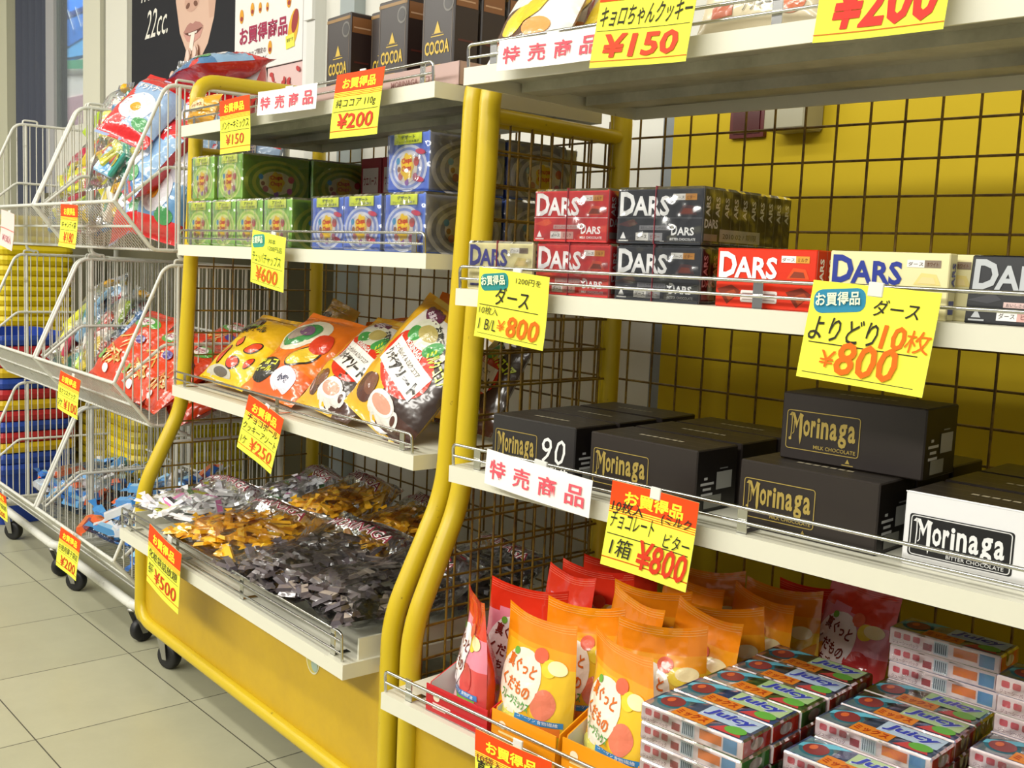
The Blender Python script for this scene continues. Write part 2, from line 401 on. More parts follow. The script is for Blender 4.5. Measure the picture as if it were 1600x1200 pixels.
# ------------------------------------------------------------------ yellow shelving racks
RW = .973; BY = .405
PROF = [(0, .095), (0, .385), (.086, .565), (.108, 1.0), (.112, 1.255)]
def fy(z):
    for (a, b), (c, d) in zip(PROF, PROF[1:]):
        if z <= d: return a+(c-a)*(max(z, b)-b)/(d-b)
    return .112
def rack(fr, lbl, shelves):
    loops = (1.255, 1.170) if fr is MID else (1.165, 1.165)
    root = empty('display_rack'); fr.put(root); tag(root, lbl, 'rack', 'yellow shelving racks')
    for X, HT in zip((0, RW), loops):
        b = MB()
        pts = [(X, 0, .10), (X, 0, .385), (X, .086, .565), (X, .108, 1.0), (X, .112, HT), (X, BY, HT+.006), (X, BY, .10), (X, .0, .10)]
        p = [(X, .05, .10)]+pts[:1] + pts[1:-1]+[(X, .05, .10)]
        b.tube(fillet(p, .045, 6), .0152, n=14)
        b.tube([(X, .11, 1.105), (X, BY, 1.105)], .011, n=8)
        fo = b.build('side_frame', ['yellow_paint'], root)
        g = MB()
        y = .02
        for k in range(9):
            y = .02+.0445*k
            z0 = .11; z1 = 1.10
            if y < .105:
                # the front bars stop at the sloping tube
                z1 = min(1.10, .375+(y-.0)/.086*.18) if y < .086 else .6
            g.tube([(X, y, z0), (X, y, z1)], .0019, n=5)
        z = .145
        while z < 1.1:
            g.tube([(X, fy(z)+.012, z), (X, BY-.012, z)], .0019, n=5); z += .048
        g.build('side_grid', ['grid_wire'], fo)
    g = MB(); n = 20
    for k in range(n):
        x = .03+(RW-.06)*k/(n-1); g.tube([(x, BY+.008, .12), (x, BY+.008, 1.135)], .0019, n=5)
    z = .145
    while z < 1.12:
        g.tube([(.012, BY+.011, z), (RW-.012, BY+.011, z)], .0019, n=5); z += .048
    g.build('back_grid', ['grid_wire'], root)
    # base panel: sheet framed by a tube with round lower corners
    b = MB()
    fr_ = [(.0, -.002, .300)]+fillet([(.0, -.002, .300), (.0, -.002, .105), (RW, -.002, .105), (RW, -.002, .300)], .06, 8)
    b.tube(fr_, .0125, n=12)
    P = [(p.x, .002, p.z) for p in fillet([(.004, 0, .305), (.004, 0, .11), (RW-.004, 0, .11), (RW-.004, 0, .305)], .056, 8)]
    b.poly(P, mi=1); b.poly([(x, .006, z) for x, y, z in P[::-1]], mi=1)
    bo = b.build('base_panel', ['yellow_paint', 'yellow_panel'], root)
    if fr is MID:
        k = MB(); M = lambda u, v, o: (u, .002-o, v)
        k.ell(M, .745, .252, .022, .026, 'd8d6b4', .0008, n=28); k.ell(M, .745, .252, .019, .023, 'c2b45a', .0012, n=28); k.ell(M, .752, .243, .010, .011, '9fb4a4', .0016, rot=30); k.ell(M, .742, .258, .008, .009, 'cfc27a', .0016)
        tag(k.build('sticker', 'paper', bo), 'faded round sticker')
    # base floor between the panels
    b = MB(); b.box(.01, RW-.01, .01, BY-.01, .10, .112); b.build('base_plate', 'shelf_under', root)
    for X, Y in ((.035, .035), (RW-.035, .035), (.035, BY-.03), (RW-.035, BY-.03)):
        caster(root, X, Y, .10, .028, 20 if Y < .1 else 140)
    for i, (z, y, tall) in enumerate(shelves):
        b = MB(); x0, x1 = .032, RW-.032; L = .0225
        b.box(x0, x1, y, y+.004, z, z+L); b.box(x0, x1, y+.004, BY-.01, z+L-.004, z+L)
        b.box(x0, x0+.003, y+.004, BY-.01, z, z+L-.004); b.box(x1-.003, x1, y+.004, BY-.01, z, z+L-.004)
        b.box(x0, x1, BY-.013, BY-.01, z, z+L-.004)
        for q in (.32, .68):
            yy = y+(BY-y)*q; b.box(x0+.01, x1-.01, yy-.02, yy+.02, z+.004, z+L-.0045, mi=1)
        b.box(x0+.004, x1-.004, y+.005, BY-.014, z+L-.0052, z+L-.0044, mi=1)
        if tall:
            for xx in (x0+.006, x1-.010):
                b.box(xx, xx+.004, y+.03, BY-.02, z+L, z+L+.032)
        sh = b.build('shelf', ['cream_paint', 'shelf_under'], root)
        r = MB(); yr = y+.006
        hs = (.034, .052, .066) if tall else (.036, .052)
        for j, h in enumerate(hs):
            if j == len(hs)-1:
                r.tube(fillet([(x0+.002, yr, z+L), (x0+.002, yr-.002, z+h), (x1-.012, yr-.002, z+h), (x1-.012, yr, z+L)], .008, 4), .0022, n=7)
            else:
                r.tube([(x0+.002, yr-.001, z+h), (x1-.012, yr-.001, z+h)], .0019, n=7)
        for xx in ([x0+.04, (x0+x1)/2, x1-.05] if not tall else [x0+.28, x0+.03, x1-.05, (x0+x1)/2+.1]):
            r.box(xx, xx+.012, yr+.002, yr+.0035, z+L, z+hs[-1]+.001)
            r.box(xx, xx+.012, yr+.002, yr+.03, z+L, z+L+.0015)
        r.build('guard_rail', 'chrome', sh)
    return root
def caster(root, X, Y, zt, r, ang):
    c = MB(); Mx = Matrix.Translation((X, Y, 0)) @ Matrix.Rotation(R(ang), 4, 'Z')
    def q(*a): return tuple(Mx @ Vector(a))
    # fork plates and swivel head
    for s_ in (-1, 1):
        y0 = s_*.014
        pts = [(-.012, y0, zt-.012), (.016, y0, zt-.012), (.024, y0, r-.006), (.012, y0, r-.006)]
        t = .0015*s_
        A = [q(*p) for p in pts]; B = [q(p[0], p[1]+t, p[2]) for p in pts]
        c.add(A+B, [(0, 1, 2, 3), (7, 6, 5, 4), (0, 4, 5, 1), (1, 5, 6, 2), (2, 6, 7, 3), (3, 7, 4, 0)])
    c.lathe([(0, zt-.013), (.018, zt-.013), (.018, zt-.009), (.012, zt-.007), (.012, zt), (0, zt)], Mx, n=18)
    o = c.build('caster', 'steel', root)
    w = MB(); prof = [(0, -.010), (r*.55, -.010), (r*.9, -.011), (r, -.006), (r, .006), (r*.9, .011), (r*.55, .010), (0, .010)]
    w.lathe(prof, Mx @ Matrix.Translation((.018, 0, r)) @ Matrix.Rotation(R(90), 4, 'X'), n=24)
    w.build('wheel', 'rubber', o)
Z1, Z2, Z3, Z4 = 1.130, .8865, .591, .295
ZR = (1.130, .841, .599, .303)
rack(MID, 'yellow tube rack with a yellow base panel beside the white wire carts', [(Z1, .065, 0), (Z2, .06, 0), (Z3, .05, 0), (Z4, -.06, 1)])
rack(RT, 'nearest yellow tube rack with chocolate boxes at the right', [(ZR[0], .03, 0), (ZR[1], .03, 0), (ZR[2], .03, 0), (ZR[3], -.077, 0)])

# ------------------------------------------------------------------ white wire carts
TOPS = (1.25, .863, .47); CW = .585; CB = .36
def cart(x, lbl):
    root = empty('wire_cart'); MID.put(root, x); tag(root, lbl, 'cart', 'white wire basket carts')
    b = MB()
    zb = .098
    b.tube(fillet([(.0, .10, zb), (.0, .02, zb), (CW, .02, zb), (CW, CB, zb), (0, CB, zb), (0, .10, zb)], .05, 6), .0115, n=12)
    for X in (0.02, CW-.02):
        b.tube([(X, CB+.012, zb), (X, CB+.012, 1.25)], .008, n=8)
    b.build('base_frame', 'cart_paint', root)
    for X, Y in ((.06, .035), (CW-.06, .035), (.06, CB-.03), (CW-.06, CB-.03)):
        caster(root, X, Y, .09, .0275, 35 if X < .3 else 100)
    for T in TOPS:
        lip = (-.033, T-.256); cor = (.05, T-.355); tc = (.072, T-.012); bk = CB-.005
        lo = lambda y: lip[1]+(cor[1]-lip[1])*(y-lip[0])/(cor[0]-lip[0]) if y < cor[0] else cor[1]
        hi = lambda y: lip[1]+(tc[1]-lip[1])*(y-lip[0])/(tc[0]-lip[0]) if y < tc[0] else T
        bas = MB()
        # front lip, sloping front and floor wires
        n = 36
        for k in range(n):
            X = .006+(CW-.012)*k/(n-1)
            bas.tube([(X, lip[0], lip[1]), (X, cor[0], cor[1]), (X, bk, cor[1])], .0012, n=4, cap=False)
        for (y, z, r) in ((lip[0], lip[1], .0042), ((lip[0]+cor[0])/2, (lip[1]+cor[1])/2-.001, .003), (cor[0], cor[1], .003), (.2, cor[1]-.002, .003), (bk, cor[1], .004)):
            bas.tube([(.003, y, z), (CW-.003, y, z)], r, n=7)
        bo = bas.build('basket', 'cart_paint', root)
        for X in (.004, CW-.004):
            p = MB()
            p.tube(fillet([(X, lip[0], lip[1]), (X, tc[0], tc[1]), (X, tc[0]+.018, T), (X, bk, T)], .012, 4), .0042, n=8)
            p.tube(fillet([(X, lip[0], lip[1]), (X, cor[0], cor[1]), (X, bk, cor[1])], .012, 4), .0042, n=8)
            xi = X+.005 if X < .1 else X-.005
            p.tube(fillet([(xi, lip[0]+.02, lip[1]+.002), (xi, .078, T-.175), (xi, bk, T-.175)], .012, 4), .0036, n=8)
            for k in range(20):
                y = lip[0]+.022+.0185*k
                if y < bk: p.tube([(X, y, lo(y)), (X, y, hi(y))], .0017, n=5, cap=False)
            p.tube(fillet([(X, .107, T+.002), (X, .107, T-.37), (X, .13, T-.378)], .01, 3), .0042, n=8)
            p.tube(fillet([(X, .099, T-.005), (X, .099, T+.012), (X, .14, T+.012), (X, .14, T-.005)], .006, 3), .003, n=6)
            p.build('side_panel', 'cart_paint', bo)
        p = MB()
        for k in range(24):
            X = .012+(CW-.024)*k/23; p.tube([(X, bk, cor[1]), (X, bk, T)], .0017, n=5, cap=False)
        for z in (T, T-.175):
            p.tube([(.003, bk, z), (CW-.003, bk, z)], .0034, n=7)
        p.build('back_panel', 'cart_paint', bo)
    return root
cart(-.662, 'white three tier wire cart beside the yellow rack, nearer one')
cart(-1.257, 'white three tier wire cart at the far left edge')

# ------------------------------------------------------------------ goods: builders
def carton(name, w, d, h, cols, deco, label=None, cat=None, group=None, wrap=False, ch=.0015, mat='carton'):
    b = MB(); b.box(0, w, 0, d, 0, h, cols.get('all', WHITE), 0, ch, cols); deco(b)
    o = b.build(name, mat)
    if label: tag(o, label, cat, group)
    if wrap:
        k = MB(); e = .0012; k.box(-e, w+e, -e, d+e, .0004, h+e, ch=.003); k.build('shrink_wrap', 'shrink_film', o)
    return o
def sstep(a, b, x):
    t = max(0, min(1, (x-a)/(b-a))); return t*t*(3-2*t)
def pillow_surf(w, h, t, seed=0, wr=.004, pinch=.08, topbend=0, standing=False):
    ox = seed*7.31
    def S(u, v, o, side=-1):
        e = max(0, 1-(2*u-1)**2)
        if standing:
            pv = (1-sstep(.25, .97, v))*.95+.05*(1-v); pv = max(pv, .0)
            th = t/2*(e**.5)*pv
        else:
            q = max(0, min(1, (v-.06)/.88)); pv = max(0, 1-abs(2*q-1)**3.2)**.62
            th = t/2*(e**.55)*pv
        ww = w*(1-pinch*(pv if not standing else 1-pv)*.6)
        n = noise.noise(Vector((u*3.1+ox, v*3.7, side*2.+ox)))*wr+noise.noise(Vector((u*8+ox, v*9, side*3.)))*wr*.5
        edge = min(1, 6*min(u, 1-u)+.15)
        y = side*(th+n*edge*(.3+pv))
        y += topbend*(v**2)+.35*wr*math.sin(u*9+ox)*(1-pv)
        z = v*h
        if standing: z += .10*h*(abs(2*u-1)**2)*(v**3)*.6
        return Vector(((u-.5)*ww, y+side*o, z))
    return S
def pillow(b, S, colf, cback, nu=22, nv=26, mi=0):
    b.grid(lambda u, v: S(u, v, 0, -1), nu, nv, colf, mi)
    b.grid(lambda u, v: S(u, v, 0, 1), nu, nv, cback, mi, flip=True)
def crimp(b, S, v0, v1, col):
    for i in range(3):
        v = v0+(v1-v0)*(i+.5)/3; b.rect(S, .01, v-.002, .99, v+.002, col, .0006, 14, 1)

# ------------------------------------------------------------------ price cards
OB = 'お買得品'
def card(fr, x, y, z, w, h, kind, lines, label, rz=0, ry=0, rx=-3, curl=.004, cut=None):
    """x, z: upper left corner of the card, hanging down from the rail"""
    b = MB(); sd = rnd.random()*6
    def M(u, v, o):
        t = (v+h)/h
        return Vector((u, curl*math.sin(t*2.2+sd)-o+.002*math.sin(u/w*4+sd), v))
    Y = {'yellow': 'f4f24c', 'white': 'f6f2ee', 'pink': 'f4cfc8'}
    body = Y['white' if kind == 'strip' else ('pink' if kind == 'pink' else 'yellow')]
    def col(u, v):
        return body
    n = 10
    b.grid(lambda u, v: M(u*w, -h+v*h, 0), n, 12, body)
    b.grid(lambda u, v: M(u*w, -h+v*h, -.0006), n, 12, 'e8e6c0' if kind != 'strip' else 'eeeae6', flip=True)
    if kind == 'red':
        b.rect(M, 0, -h*.29, w, 0, 'e2480e', .0003, 8, 2)
        for i in range(3): b.rect(M, 0, -h*(.315+.025*i), w, -h*(.305+.025*i), 'e2600e', .0003, 8, 1)
        b.text(M, OB, w*.16, -h*.25, w*.68, h*.17, 'f6ee38', .03, .0006)
        b.rect(M, 0, -h*.905, w, -h*.89, 'c85a10', .0003, 8, 1)
    if kind == 'blue':
        b.rrect(M, w*.03, -h*.30, w*.44, -h*.06, h*.09, '2f86a8' if cut is None else cut, .0004, rot=8)
        b.text(M, OB, w*.06, -h*.265, w*.35, h*.14, 'eef6d0', .02, .0026, rot=8)
        b.rect(M, w*.04, -h*.94, w*.92, -h*.933, '3a3a2c', .0003, 6, 1)
    for i, ln in enumerate(lines):
        t, u, v, tw, th, c = ln[:6]
        if t == '_':
            b.rect(M, w*u, -h*v, w*(u+tw), -h*v+h*th, c, .0007, 6, 1)
        else:
            b.text(M, t, w*u, -h*v, w*tw, h*th, c, ln[6]*.6 if len(ln) > 6 else .004, .0009+.0002*i, shear=ln[7] if len(ln) > 7 else .12)
    o = b.build('price_card' if kind != 'strip' else 'sale_strip', 'paper')
    tag(o, label, 'price card' if kind != 'strip' else 'sale strip', 'hand written price cards' if kind != 'strip' else 'white special offer strips')
    # clear clip that holds the card on the rail
    k = MB(); k.box(w*.44, w*.56, .0045, .0075, -.010, .004, 'dfe0da', ch=.0008); k.build('clip', 'carton', o)
    fr.put(o, x, y, z, rx=rx, ry=ry, rz=rz)
    return o
BK, RD, OR = '2c2a20', 'd2361c', 'ee6a10'
def price(t, u, v, w, h, c=RD, bold=.006): return (t, u, v, w, h, c, bold, .12)
def strip(fr, x, y, z, w, h, label, ry, rz=0):
    card(fr, x, y, z, w, h, 'strip', [(c, .05+.245*i, .80, .165, .56, 'e85a68', .025, 0) for i, c in enumerate('特売商品')], label, ry=ry, rz=rz, curl=.001, rx=-2)
# yellow rack beside the carts
card(MID, .268, .044, 1.179, .134, .098, 'red', [('パンケーキミックス', .06, .56, .9, .16, BK), ('_', .03, .60, .94, .008, '4a4638'), price('¥150', .2, .85, .62, .2, 'c2482a')], 'price card reading 150 yen under the top shelf, beside the carts')
strip(MID, .424, .044, 1.182, .218, .041, 'white special offer strip on the top rail above the green lollipop boxes', ry=1.5)
card(MID, .703, .044, 1.182, .134, .100, 'red', [('純ココア 110g', .07, .56, .82, .16, BK), ('_', .03, .60, .94, .008, '4a4638'), price('¥200', .14, .87, .74, .24, 'c83c22', .03)], 'price card reading 200 yen under the cocoa boxes')
card(MID, .428, .040, .940, .130, .094, 'blue', [('30本', .55, .18, .2, .10, '4a6a30'), ('1200円品', .55, .31, .38, .10, '4a6a30'), ('チュッパチャップス', .05, .58, .86, .20, '3a5a24', .01), ('_', .04, .62, .92, .008, '4a4638'), price('¥600', .18, .92, .66, .28, 'e0661a', .015)], 'yellow price card reading 600 yen in front of the lollipop boxes', ry=6, cut='3f9a8a')
card(MID, .436, .030, .644, .134, .102, 'red', [('チョコボール', .10, .42, .84, .14, BK), ('クッキーアソート', .04, .60, .92, .14, BK), ('_', .03, .63, .94, .008, '4a4638'), price('1ケ', .06, .86, .16, .16, BK, .0), price('¥250', .30, .88, .62, .22, 'd8501e')], 'price card reading 250 yen under the snack bags', ry=12)
card(MID, .246, -.075, .376, .160, .118, 'red', [('化粧袋詰放題', .05, .52, .88, .15, BK), ('_', .03, .56, .94, .008, '4a4638'), ('各種', .05, .80, .18, .2, BK), price('¥500', .26, .86, .66, .24)], 'price card reading 500 yen above the yellow base panel', ry=8)
# nearest rack
strip(RT, .113, .014, 1.176, .172, .038, 'white special offer strip on the top shelf of the nearest rack', ry=.5)
card(RT, .280, .008, 1.204, .132, .080, 'plain', [('キョロちゃんクッキー', .03, .44, .94, .30, BK, .01), ('_', .02, .49, .96, .008, '4a4638'), price('¥150', .10, .88, .78, .34, 'd2482a', .05), ('_', .0, .92, 1, .012, 'd2682a'), ('_', .0, .07, 1, .07, 'e2480e')], 'price card reading 150 yen on the top shelf of the nearest rack', ry=2)
card(RT, .556, .008, 1.204, .128, .081, 'plain', [price('¥200', .10, .88, .82, .58, 'd23a30', .05), ('_', .0, .92, 1, .012, 'd2682a'), ('_', .0, .07, 1, .07, 'e2480e')], 'price card reading 200 yen at the top right of the nearest rack', ry=1)
card(RT, .093, .014, .894, .127, .090, 'blue', [('1200円を', .55, .16, .35, .09, BK, 0), ('ダース', .25, .50, .50, .26, BK, .012), ('_', .03, .53, .86, .010, BK), ('10枚入', .04, .66, .28, .12, BK, 0), ('1 B/L', .05, .88, .26, .16, BK, 0), price('¥', .32, .86, .12, .16, OR), price('800', .46, .92, .46, .30, OR, .03)], 'yellow price card reading 800 yen below the cream and red chocolate packs', ry=4, cut='2f8a88')
card(RT, .568, .014, .897, .128, .096, 'blue', [('ダース', .50, .29, .36, .17, BK, .01), ('よりどり', .03, .60, .54, .25, BK, .012), ('10', .60, .60, .19, .24, OR, .035), ('枚', .79, .60, .19, .22, OR, .0), ('_', .05, .63, .86, .010, BK), price('¥', .16, .86, .12, .17, OR), price('800', .28, .92, .48, .34, OR, .03)], 'yellow price card reading ten for 800 yen on the nearest rack', ry=3)
strip(RT, .122, .014, .660, .180, .046, 'white special offer strip hanging in front of the black anniversary box', ry=3.5)
card(RT, .334, .008, .656, .121, .099, 'red', [('10枚入', .03, .35, .36, .14, BK), ('チョコレート', .03, .54, .50, .20, BK), ('(ミルク', .60, .36, .34, .14, BK), ('ビター', .66, .60, .30, .17, BK), ('_', .02, .62, .94, .010, BK), ('1箱', .08, .86, .24, .22, BK), price('¥800', .38, .93, .58, .34, 'd0381a', .03)], 'price card reading 800 yen for a box, below the black chocolate boxes', ry=2)
card(RT, .232, -.092, .350, .124, .090, 'red', [('10袋入', .03, .42, .36, .12, '7a3a2a'), ('真ぐっと', .02, .62, .5, .24, BK, .03), price('¥500', .3, .9, .6, .22)], 'price card on the lowest shelf under the orange pouches', ry=-2)
# wire carts
card(MID, -.405, -.048, .992, .132, .098, 'red', [('キャンディ袋', .06, .55, .86, .16, BK), ('_', .03, .6, .94, .008, '4a4638'), price('¥180', .2, .88, .62, .24)], 'price card reading 180 yen on the top basket of the nearer cart', ry=2)
card(MID, -.366, -.056, .606, .136, .090, 'red', [('おさつスナック', .10, .54, .76, .14, BK), ('_', .03, .58, .94, .008, '4a4638'), ('2ケ', .06, .86, .24, .18, BK), price('¥100', .36, .90, .6, .26)], 'price card reading 100 yen on the middle basket of the nearer cart', ry=4)
card(MID, -.390, -.052, .226, .138, .094, 'red', [('お徳用菓子袋詰', .05, .54, .9, .16, BK), ('_', .03, .58, .94, .008, '4a4638'), price('¥200', .2, .90, .7, .26)], 'price card reading 200 yen on the lowest basket of the nearer cart', ry=2)
card(MID, -1.00, -.052, .206, .138, .072, 'red', [('菓子袋詰', .15, .62, .8, .2, BK), price('¥200', .25, .92, .6, .2)], 'price card on the lowest basket at the far left edge', ry=0)
card(MID, -.925, -.048, .985, .140, .096, 'pink', [('_', .0, .5, 1, .03, 'e2867a'), ('¥150入', .15, .85, .7, .22, 'a85a6a', .01)], 'pale pink price card on the top basket at the far left edge', ry=6)

# ------------------------------------------------------------------ nearest rack: twelve piece chocolate packs
DW, DD, DH = .120, .0185, .0635
def dars(base, lett, accent, word, bottom, lab, n=10, wrap=True, strip_c='f2f2f2', seal=None):
    D = DD*n
    def deco(b):
        def face(M, fw, fh):
            b.text(M, 'D', fw*.03, fh*.50, fw*.185, fh*.44, lett, .035, .0007); b.text(M, 'ARS', fw*.195, fh*.50, fw*.43, fh*.36, lett, .03, .0007)
            b.rect(M, fw*.66, fh*.78, fw*.80, fh*.89, 'f4f2ee', .0004); b.rect(M, fw*.80, fh*.78, fw*.93, fh*.89, 'd89a3a' if lett == WHITE else '8a7a6a', .0004)
            b.text(M, 'ダース', fw*.67, fh*.80, fw*.12, fh*.06, '4a3a3a', 0, .0007); b.text(M, word, fw*.82, fh*.80, fw*.09, fh*.06, '6a3a1a', 0, .0007)
            # chocolate piece
            b.dpoly(M, [(fw*.72, fh*.52), (fw*.78, fh*.70), (fw*.90, fh*.68), (fw*.94, fh*.52)], accent, .0003); b.dpoly(M, [(fw*.75, fh*.54), (fw*.79, fh*.64), (fw*.88, fh*.63), (fw*.90, fh*.54)], '8a3a22' if base != 'ece4b0' else 'ecd89a', .0005)
            if bottom == 'band':
                b.rect(M, .0005, .0005, fw-.0005, fh*.46, base, .0003); b.rect(M, .0, fh*.46, fw, fh*.47, 'ffffff' if base != '2b2e36' else '70747c', .0004)
                b.dpoly(M, [(fw*.0, fh*.34), (fw*.2, fh*.45), (fw*.26, fh*.36), (fw*.16, fh*.30)], accent, .0005)
                b.text(M, 'D', fw*.66, fh*.16, fw*.07, fh*.19, lett, .03, .0007); b.text(M, 'ARS', fw*.73, fh*.16, fw*.19, fh*.145, lett, .03, .0007)
                b.text(M, 'MILK CHOCOLATE' if base != '2b2e36' else 'BITTER CHOCOLATE', fw*.65, fh*.07, fw*.29, fh*.045, lett, .02, .0007)
                b.rect(M, fw*.28, fh*.25, fw*.62, fh*.33, 'd6b8b4' if base != '2b2e36' else '9a9aa0', .0006); b.text(M, 'おいしさのキレがよい', fw*.30, fh*.265, fw*.3, fh*.05, base, 0, .0008)
                b.rect(M, fw*.24, fh*.06, fw*.39, fh*.20, 'f0eeea', .0006); b.rect(M, fw*.39, fh*.06, fw*.56, fh*.20, 'd6a8a0' if base != '2b2e36' else 'a8a8ac', .0006)
                b.text(M, 'ダース', fw*.255, fh*.09, fw*.12, fh*.08, '3a3434', 0, .0009); b.text(M, word, fw*.42, fh*.09, fw*.11, fh*.08, '7a3a34', 0, .0009)
                b.ell(M, fw*.085, fh*.13, fw*.045, fh*.08, lett, .0006, rings=1, n=3, rot=90); b.rect(M, fw*.03, fh*.04, fw*.15, fh*.065, lett, .0006)
            elif bottom == 'single':
                for q in (.0, .70):
                    b.dpoly(M, [(fw*(q+.02), fh*.30), (fw*(q+.17), fh*.38), (fw*(q+.27), fh*.28), (fw*(q+.13), fh*.05)], '7a2a12', .0004); b.dpoly(M, [(fw*(q+.10), fh*.24), (fw*(q+.20), fh*.30), (fw*(q+.24), fh*.22), (fw*(q+.15), fh*.10)], 'a8441e', .0006)
                b.rrect(M, fw*.27, fh*.10, fw*.64, fh*.30, fh*.03, 'e6e0dc', .0005)
                for j in range(3): b.rect(M, fw*.29, fh*(.14+.05*j), fw*.62, fh*(.155+.05*j), '9a8a88', .0008)
            else:
                b.rect(M, fw*.05, fh*.08, fw*.62, fh*.13, lett, .0005); b.rect(M, fw*.05, fh*.2, fw*.5, fh*.24, accent, .0005)
        face(FRONT, DW, DH)
        Mr = RIGHT(DW)
        for i in range(n):
            y0 = DD*i
            b.rect(Mr, y0+.0004, .001, y0+.0009, DH-.001, '5a2a2a' if lett != WHITE else 'aaaaaa', .0003)
            Mv = (lambda yy: lambda u, v, o: (DW+o, yy+DD-v, u))(y0)
            b.text(Mv, 'ARS', DH*.50, DD*.25, DH*.36, DD*.45, lett, .03, .0006)
            b.rect(Mr, y0+.003, DH*.1, y0+DD-.003, DH*.3, lett, .0003) if n < 4 else None
            b.rect(TOP(DH), .004, y0+.0004, DW-.004, y0+.0012, '888888', .0003); b.rect(TOP(DH), .012, y0+.006, .05, y0+.012, lett, .0003)
        if n > 3:
            b.text(Mr, 'DARS', .004, DH*.30, .026, DH*.16, lett, .03, .0006); b.rect(Mr, .004, DH*.08, .030, DH*.20, 'b8a8a0', .0005)
            if seal: b.rect(Mr, .034, DH*.08, .118, DH*.30, 'd6d4cc', .0008); b.text(Mr, seal, .040, DH*.13, .07, DH*.11, '3a3a3a', 0, .0011)
    o = carton('chocolate_pack', DW, D, DH, {'all': base}, deco, lab, 'chocolate pack', 'chocolate packs on the second shelf', False, .0012)
    if wrap:
        k = MB(); e = .0014; k.box(-e, DW+e, -e, D+e, .0005, DH+e, ch=.003)
        k.build('shrink_wrap', 'shrink_film', o)
        t = MB(); t.box(DW*.462, DW*.4665, -.0022, D+.0022, -.0001, DH+.0022, '9c3c48'); t.build('tear_strip', 'carton', o)
    return o
RED_, BLK_, CRM_ = 'cf3434', '2b2e36', 'ece4b0'
zs = .8635; yf = .050
RT.put(dars(CRM_, '4a4a9e', 'e2d28a', 'ホワイト', 'plain', 'cream chocolate pack with violet lettering at the left end of the second shelf'), .033, yf, zs)
RT.put(dars(RED_, WHITE, 'dc5a3c', 'ミルク', 'band', 'wrapped red chocolate bundle on the shelf between cream and dark bundles'), .160, yf, zs)
RT.put(dars(RED_, WHITE, 'dc5a3c', 'ミルク', 'band', 'wrapped red chocolate bundle on top of another red one'), .155, yf-.002, zs+DH+.0022)
RT.put(dars(BLK_, WHITE, '5a3436', 'ビター', 'band', 'wrapped dark grey chocolate bundle under another dark one'), .290, yf, zs)
RT.put(dars(BLK_, WHITE, '5a3436', 'ビター', 'band', 'wrapped dark grey chocolate bundle on top, its dated side showing', seal='2010 02 / 期限'), .290, yf-.002, zs+DH+.0022)
RT.put(dars('d8300e', WHITE, 'e0501e', 'ミルク', 'single', 'single bright red chocolate pack standing right of the dark bundles', n=3, wrap=False), .433, yf-.002, zs)
for i in range(4):
    RT.put(dars(CRM_, '2c3c96', 'ead88a', 'ホワイト', 'plain', ('front cream chocolate pack with dark blue lettering above the ten for 800 card', 'second cream pack in the row behind the front dark blue lettered one', 'third cream pack in the row, two behind the front one', 'rearmost cream pack of the row at the right')[i], n=1, wrap=False), .566+.017*i, yf+.028*i, zs, rz=2)
RT.put(dars('1d1e22', 'b8bcc0', '3a3a40', 'ビター', 'band', 'single black chocolate pack cut by the right picture edge, in front', n=1, wrap=False), .700, yf+.012, zs, rx=-7)
RT.put(dars('1d1e22', WHITE, '3a3a40', 'ビター', 'band', 'black chocolate pack directly behind the one at the right picture edge', n=2, wrap=False), .695, yf+.040, zs)
RT.put(dars(CRM_, '2c3c96', 'ead88a', 'ホワイト', 'plain', 'cream chocolate pack lying behind the black packs at the right', n=2, wrap=False), .650, yf+.15, zs)

# ------------------------------------------------------------------ nearest rack: display boxes of chocolate bars
def morinaga(b, M, u0, v0, w, h, c, sub=None):
    """blackletter style wordmark: tall narrow letters, a swash capital"""
    x = u0
    # capital M with swash strokes
    p = lambda *q: [(x+w*i, v0+h*j) for i, j in q]
    b.line(M, p((.030, .98), (.036, .5), (.030, -.12)), w*.012, c, .0006); b.ell(M, x+w*.018, v0-h*.16, w*.022, h*.07, c, .0006, rings=1, n=10)
    b.dpoly(M, p((-.01, .86), (.02, 1.0), (.07, .98), (.125, .52), (.110, .30), (.045, .84)), c, .0006)
    b.dpoly(M, p((.110, .30), (.125, .52), (.165, .98), (.148, .98), (.105, .50)), c, .0007)
    b.dpoly(M, p((.148, 1.0), (.205, .93), (.192, .80), (.192, -.05), (.172, -.38), (.152, -.05)), c, .0006)
    b.line(M, p((.07, .62), (.072, .15), (.052, .05)), w*.010, c, .0006)
    b.text(M, 'o', x+w*.21, v0, w*.10, h*.74, c, .025, .0006); b.text(M, 'r', x+w*.325, v0, w*.07, h*.74, c, .035, .0006)
    b.text(M, 'i', x+w*.41, v0, w*.045, h*.88, c, .03, .0006); b.text(M, 'n', x+w*.475, v0, w*.11, h*.74, c, .0255, .0006)
    b.text(M, 'a', x+w*.605, v0, w*.105, h*.74, c, .0255, .0006); b.text(M, 'g', x+w*.73, v0-h*.28, w*.12, h*1.05, c, .025, .0006); b.text(M, 'a', x+w*.87, v0, w*.105, h*.74, c, .0255, .0006)
    if sub: b.text(M, sub, u0+w*.34, v0-h*.58, w*.62, h*.18, c, .01, .0006)
def frame(b, M, u0, v0, u1, v1, r, wd, c):
    pts = []
    for cx, cy, a0 in ((u1-r, v1-r, 0), (u0+r, v1-r, 90), (u0+r, v0+r, 180), (u1-r, v0+r, 270)):
        for k in range(4): t = R(a0+k*30); pts.append((cx+r*math.cos(t), cy+r*math.sin(t)))
    b.line(M, pts+[pts[0]], wd, c, .0006)
BW, BD, BH = .163, .082, .0745
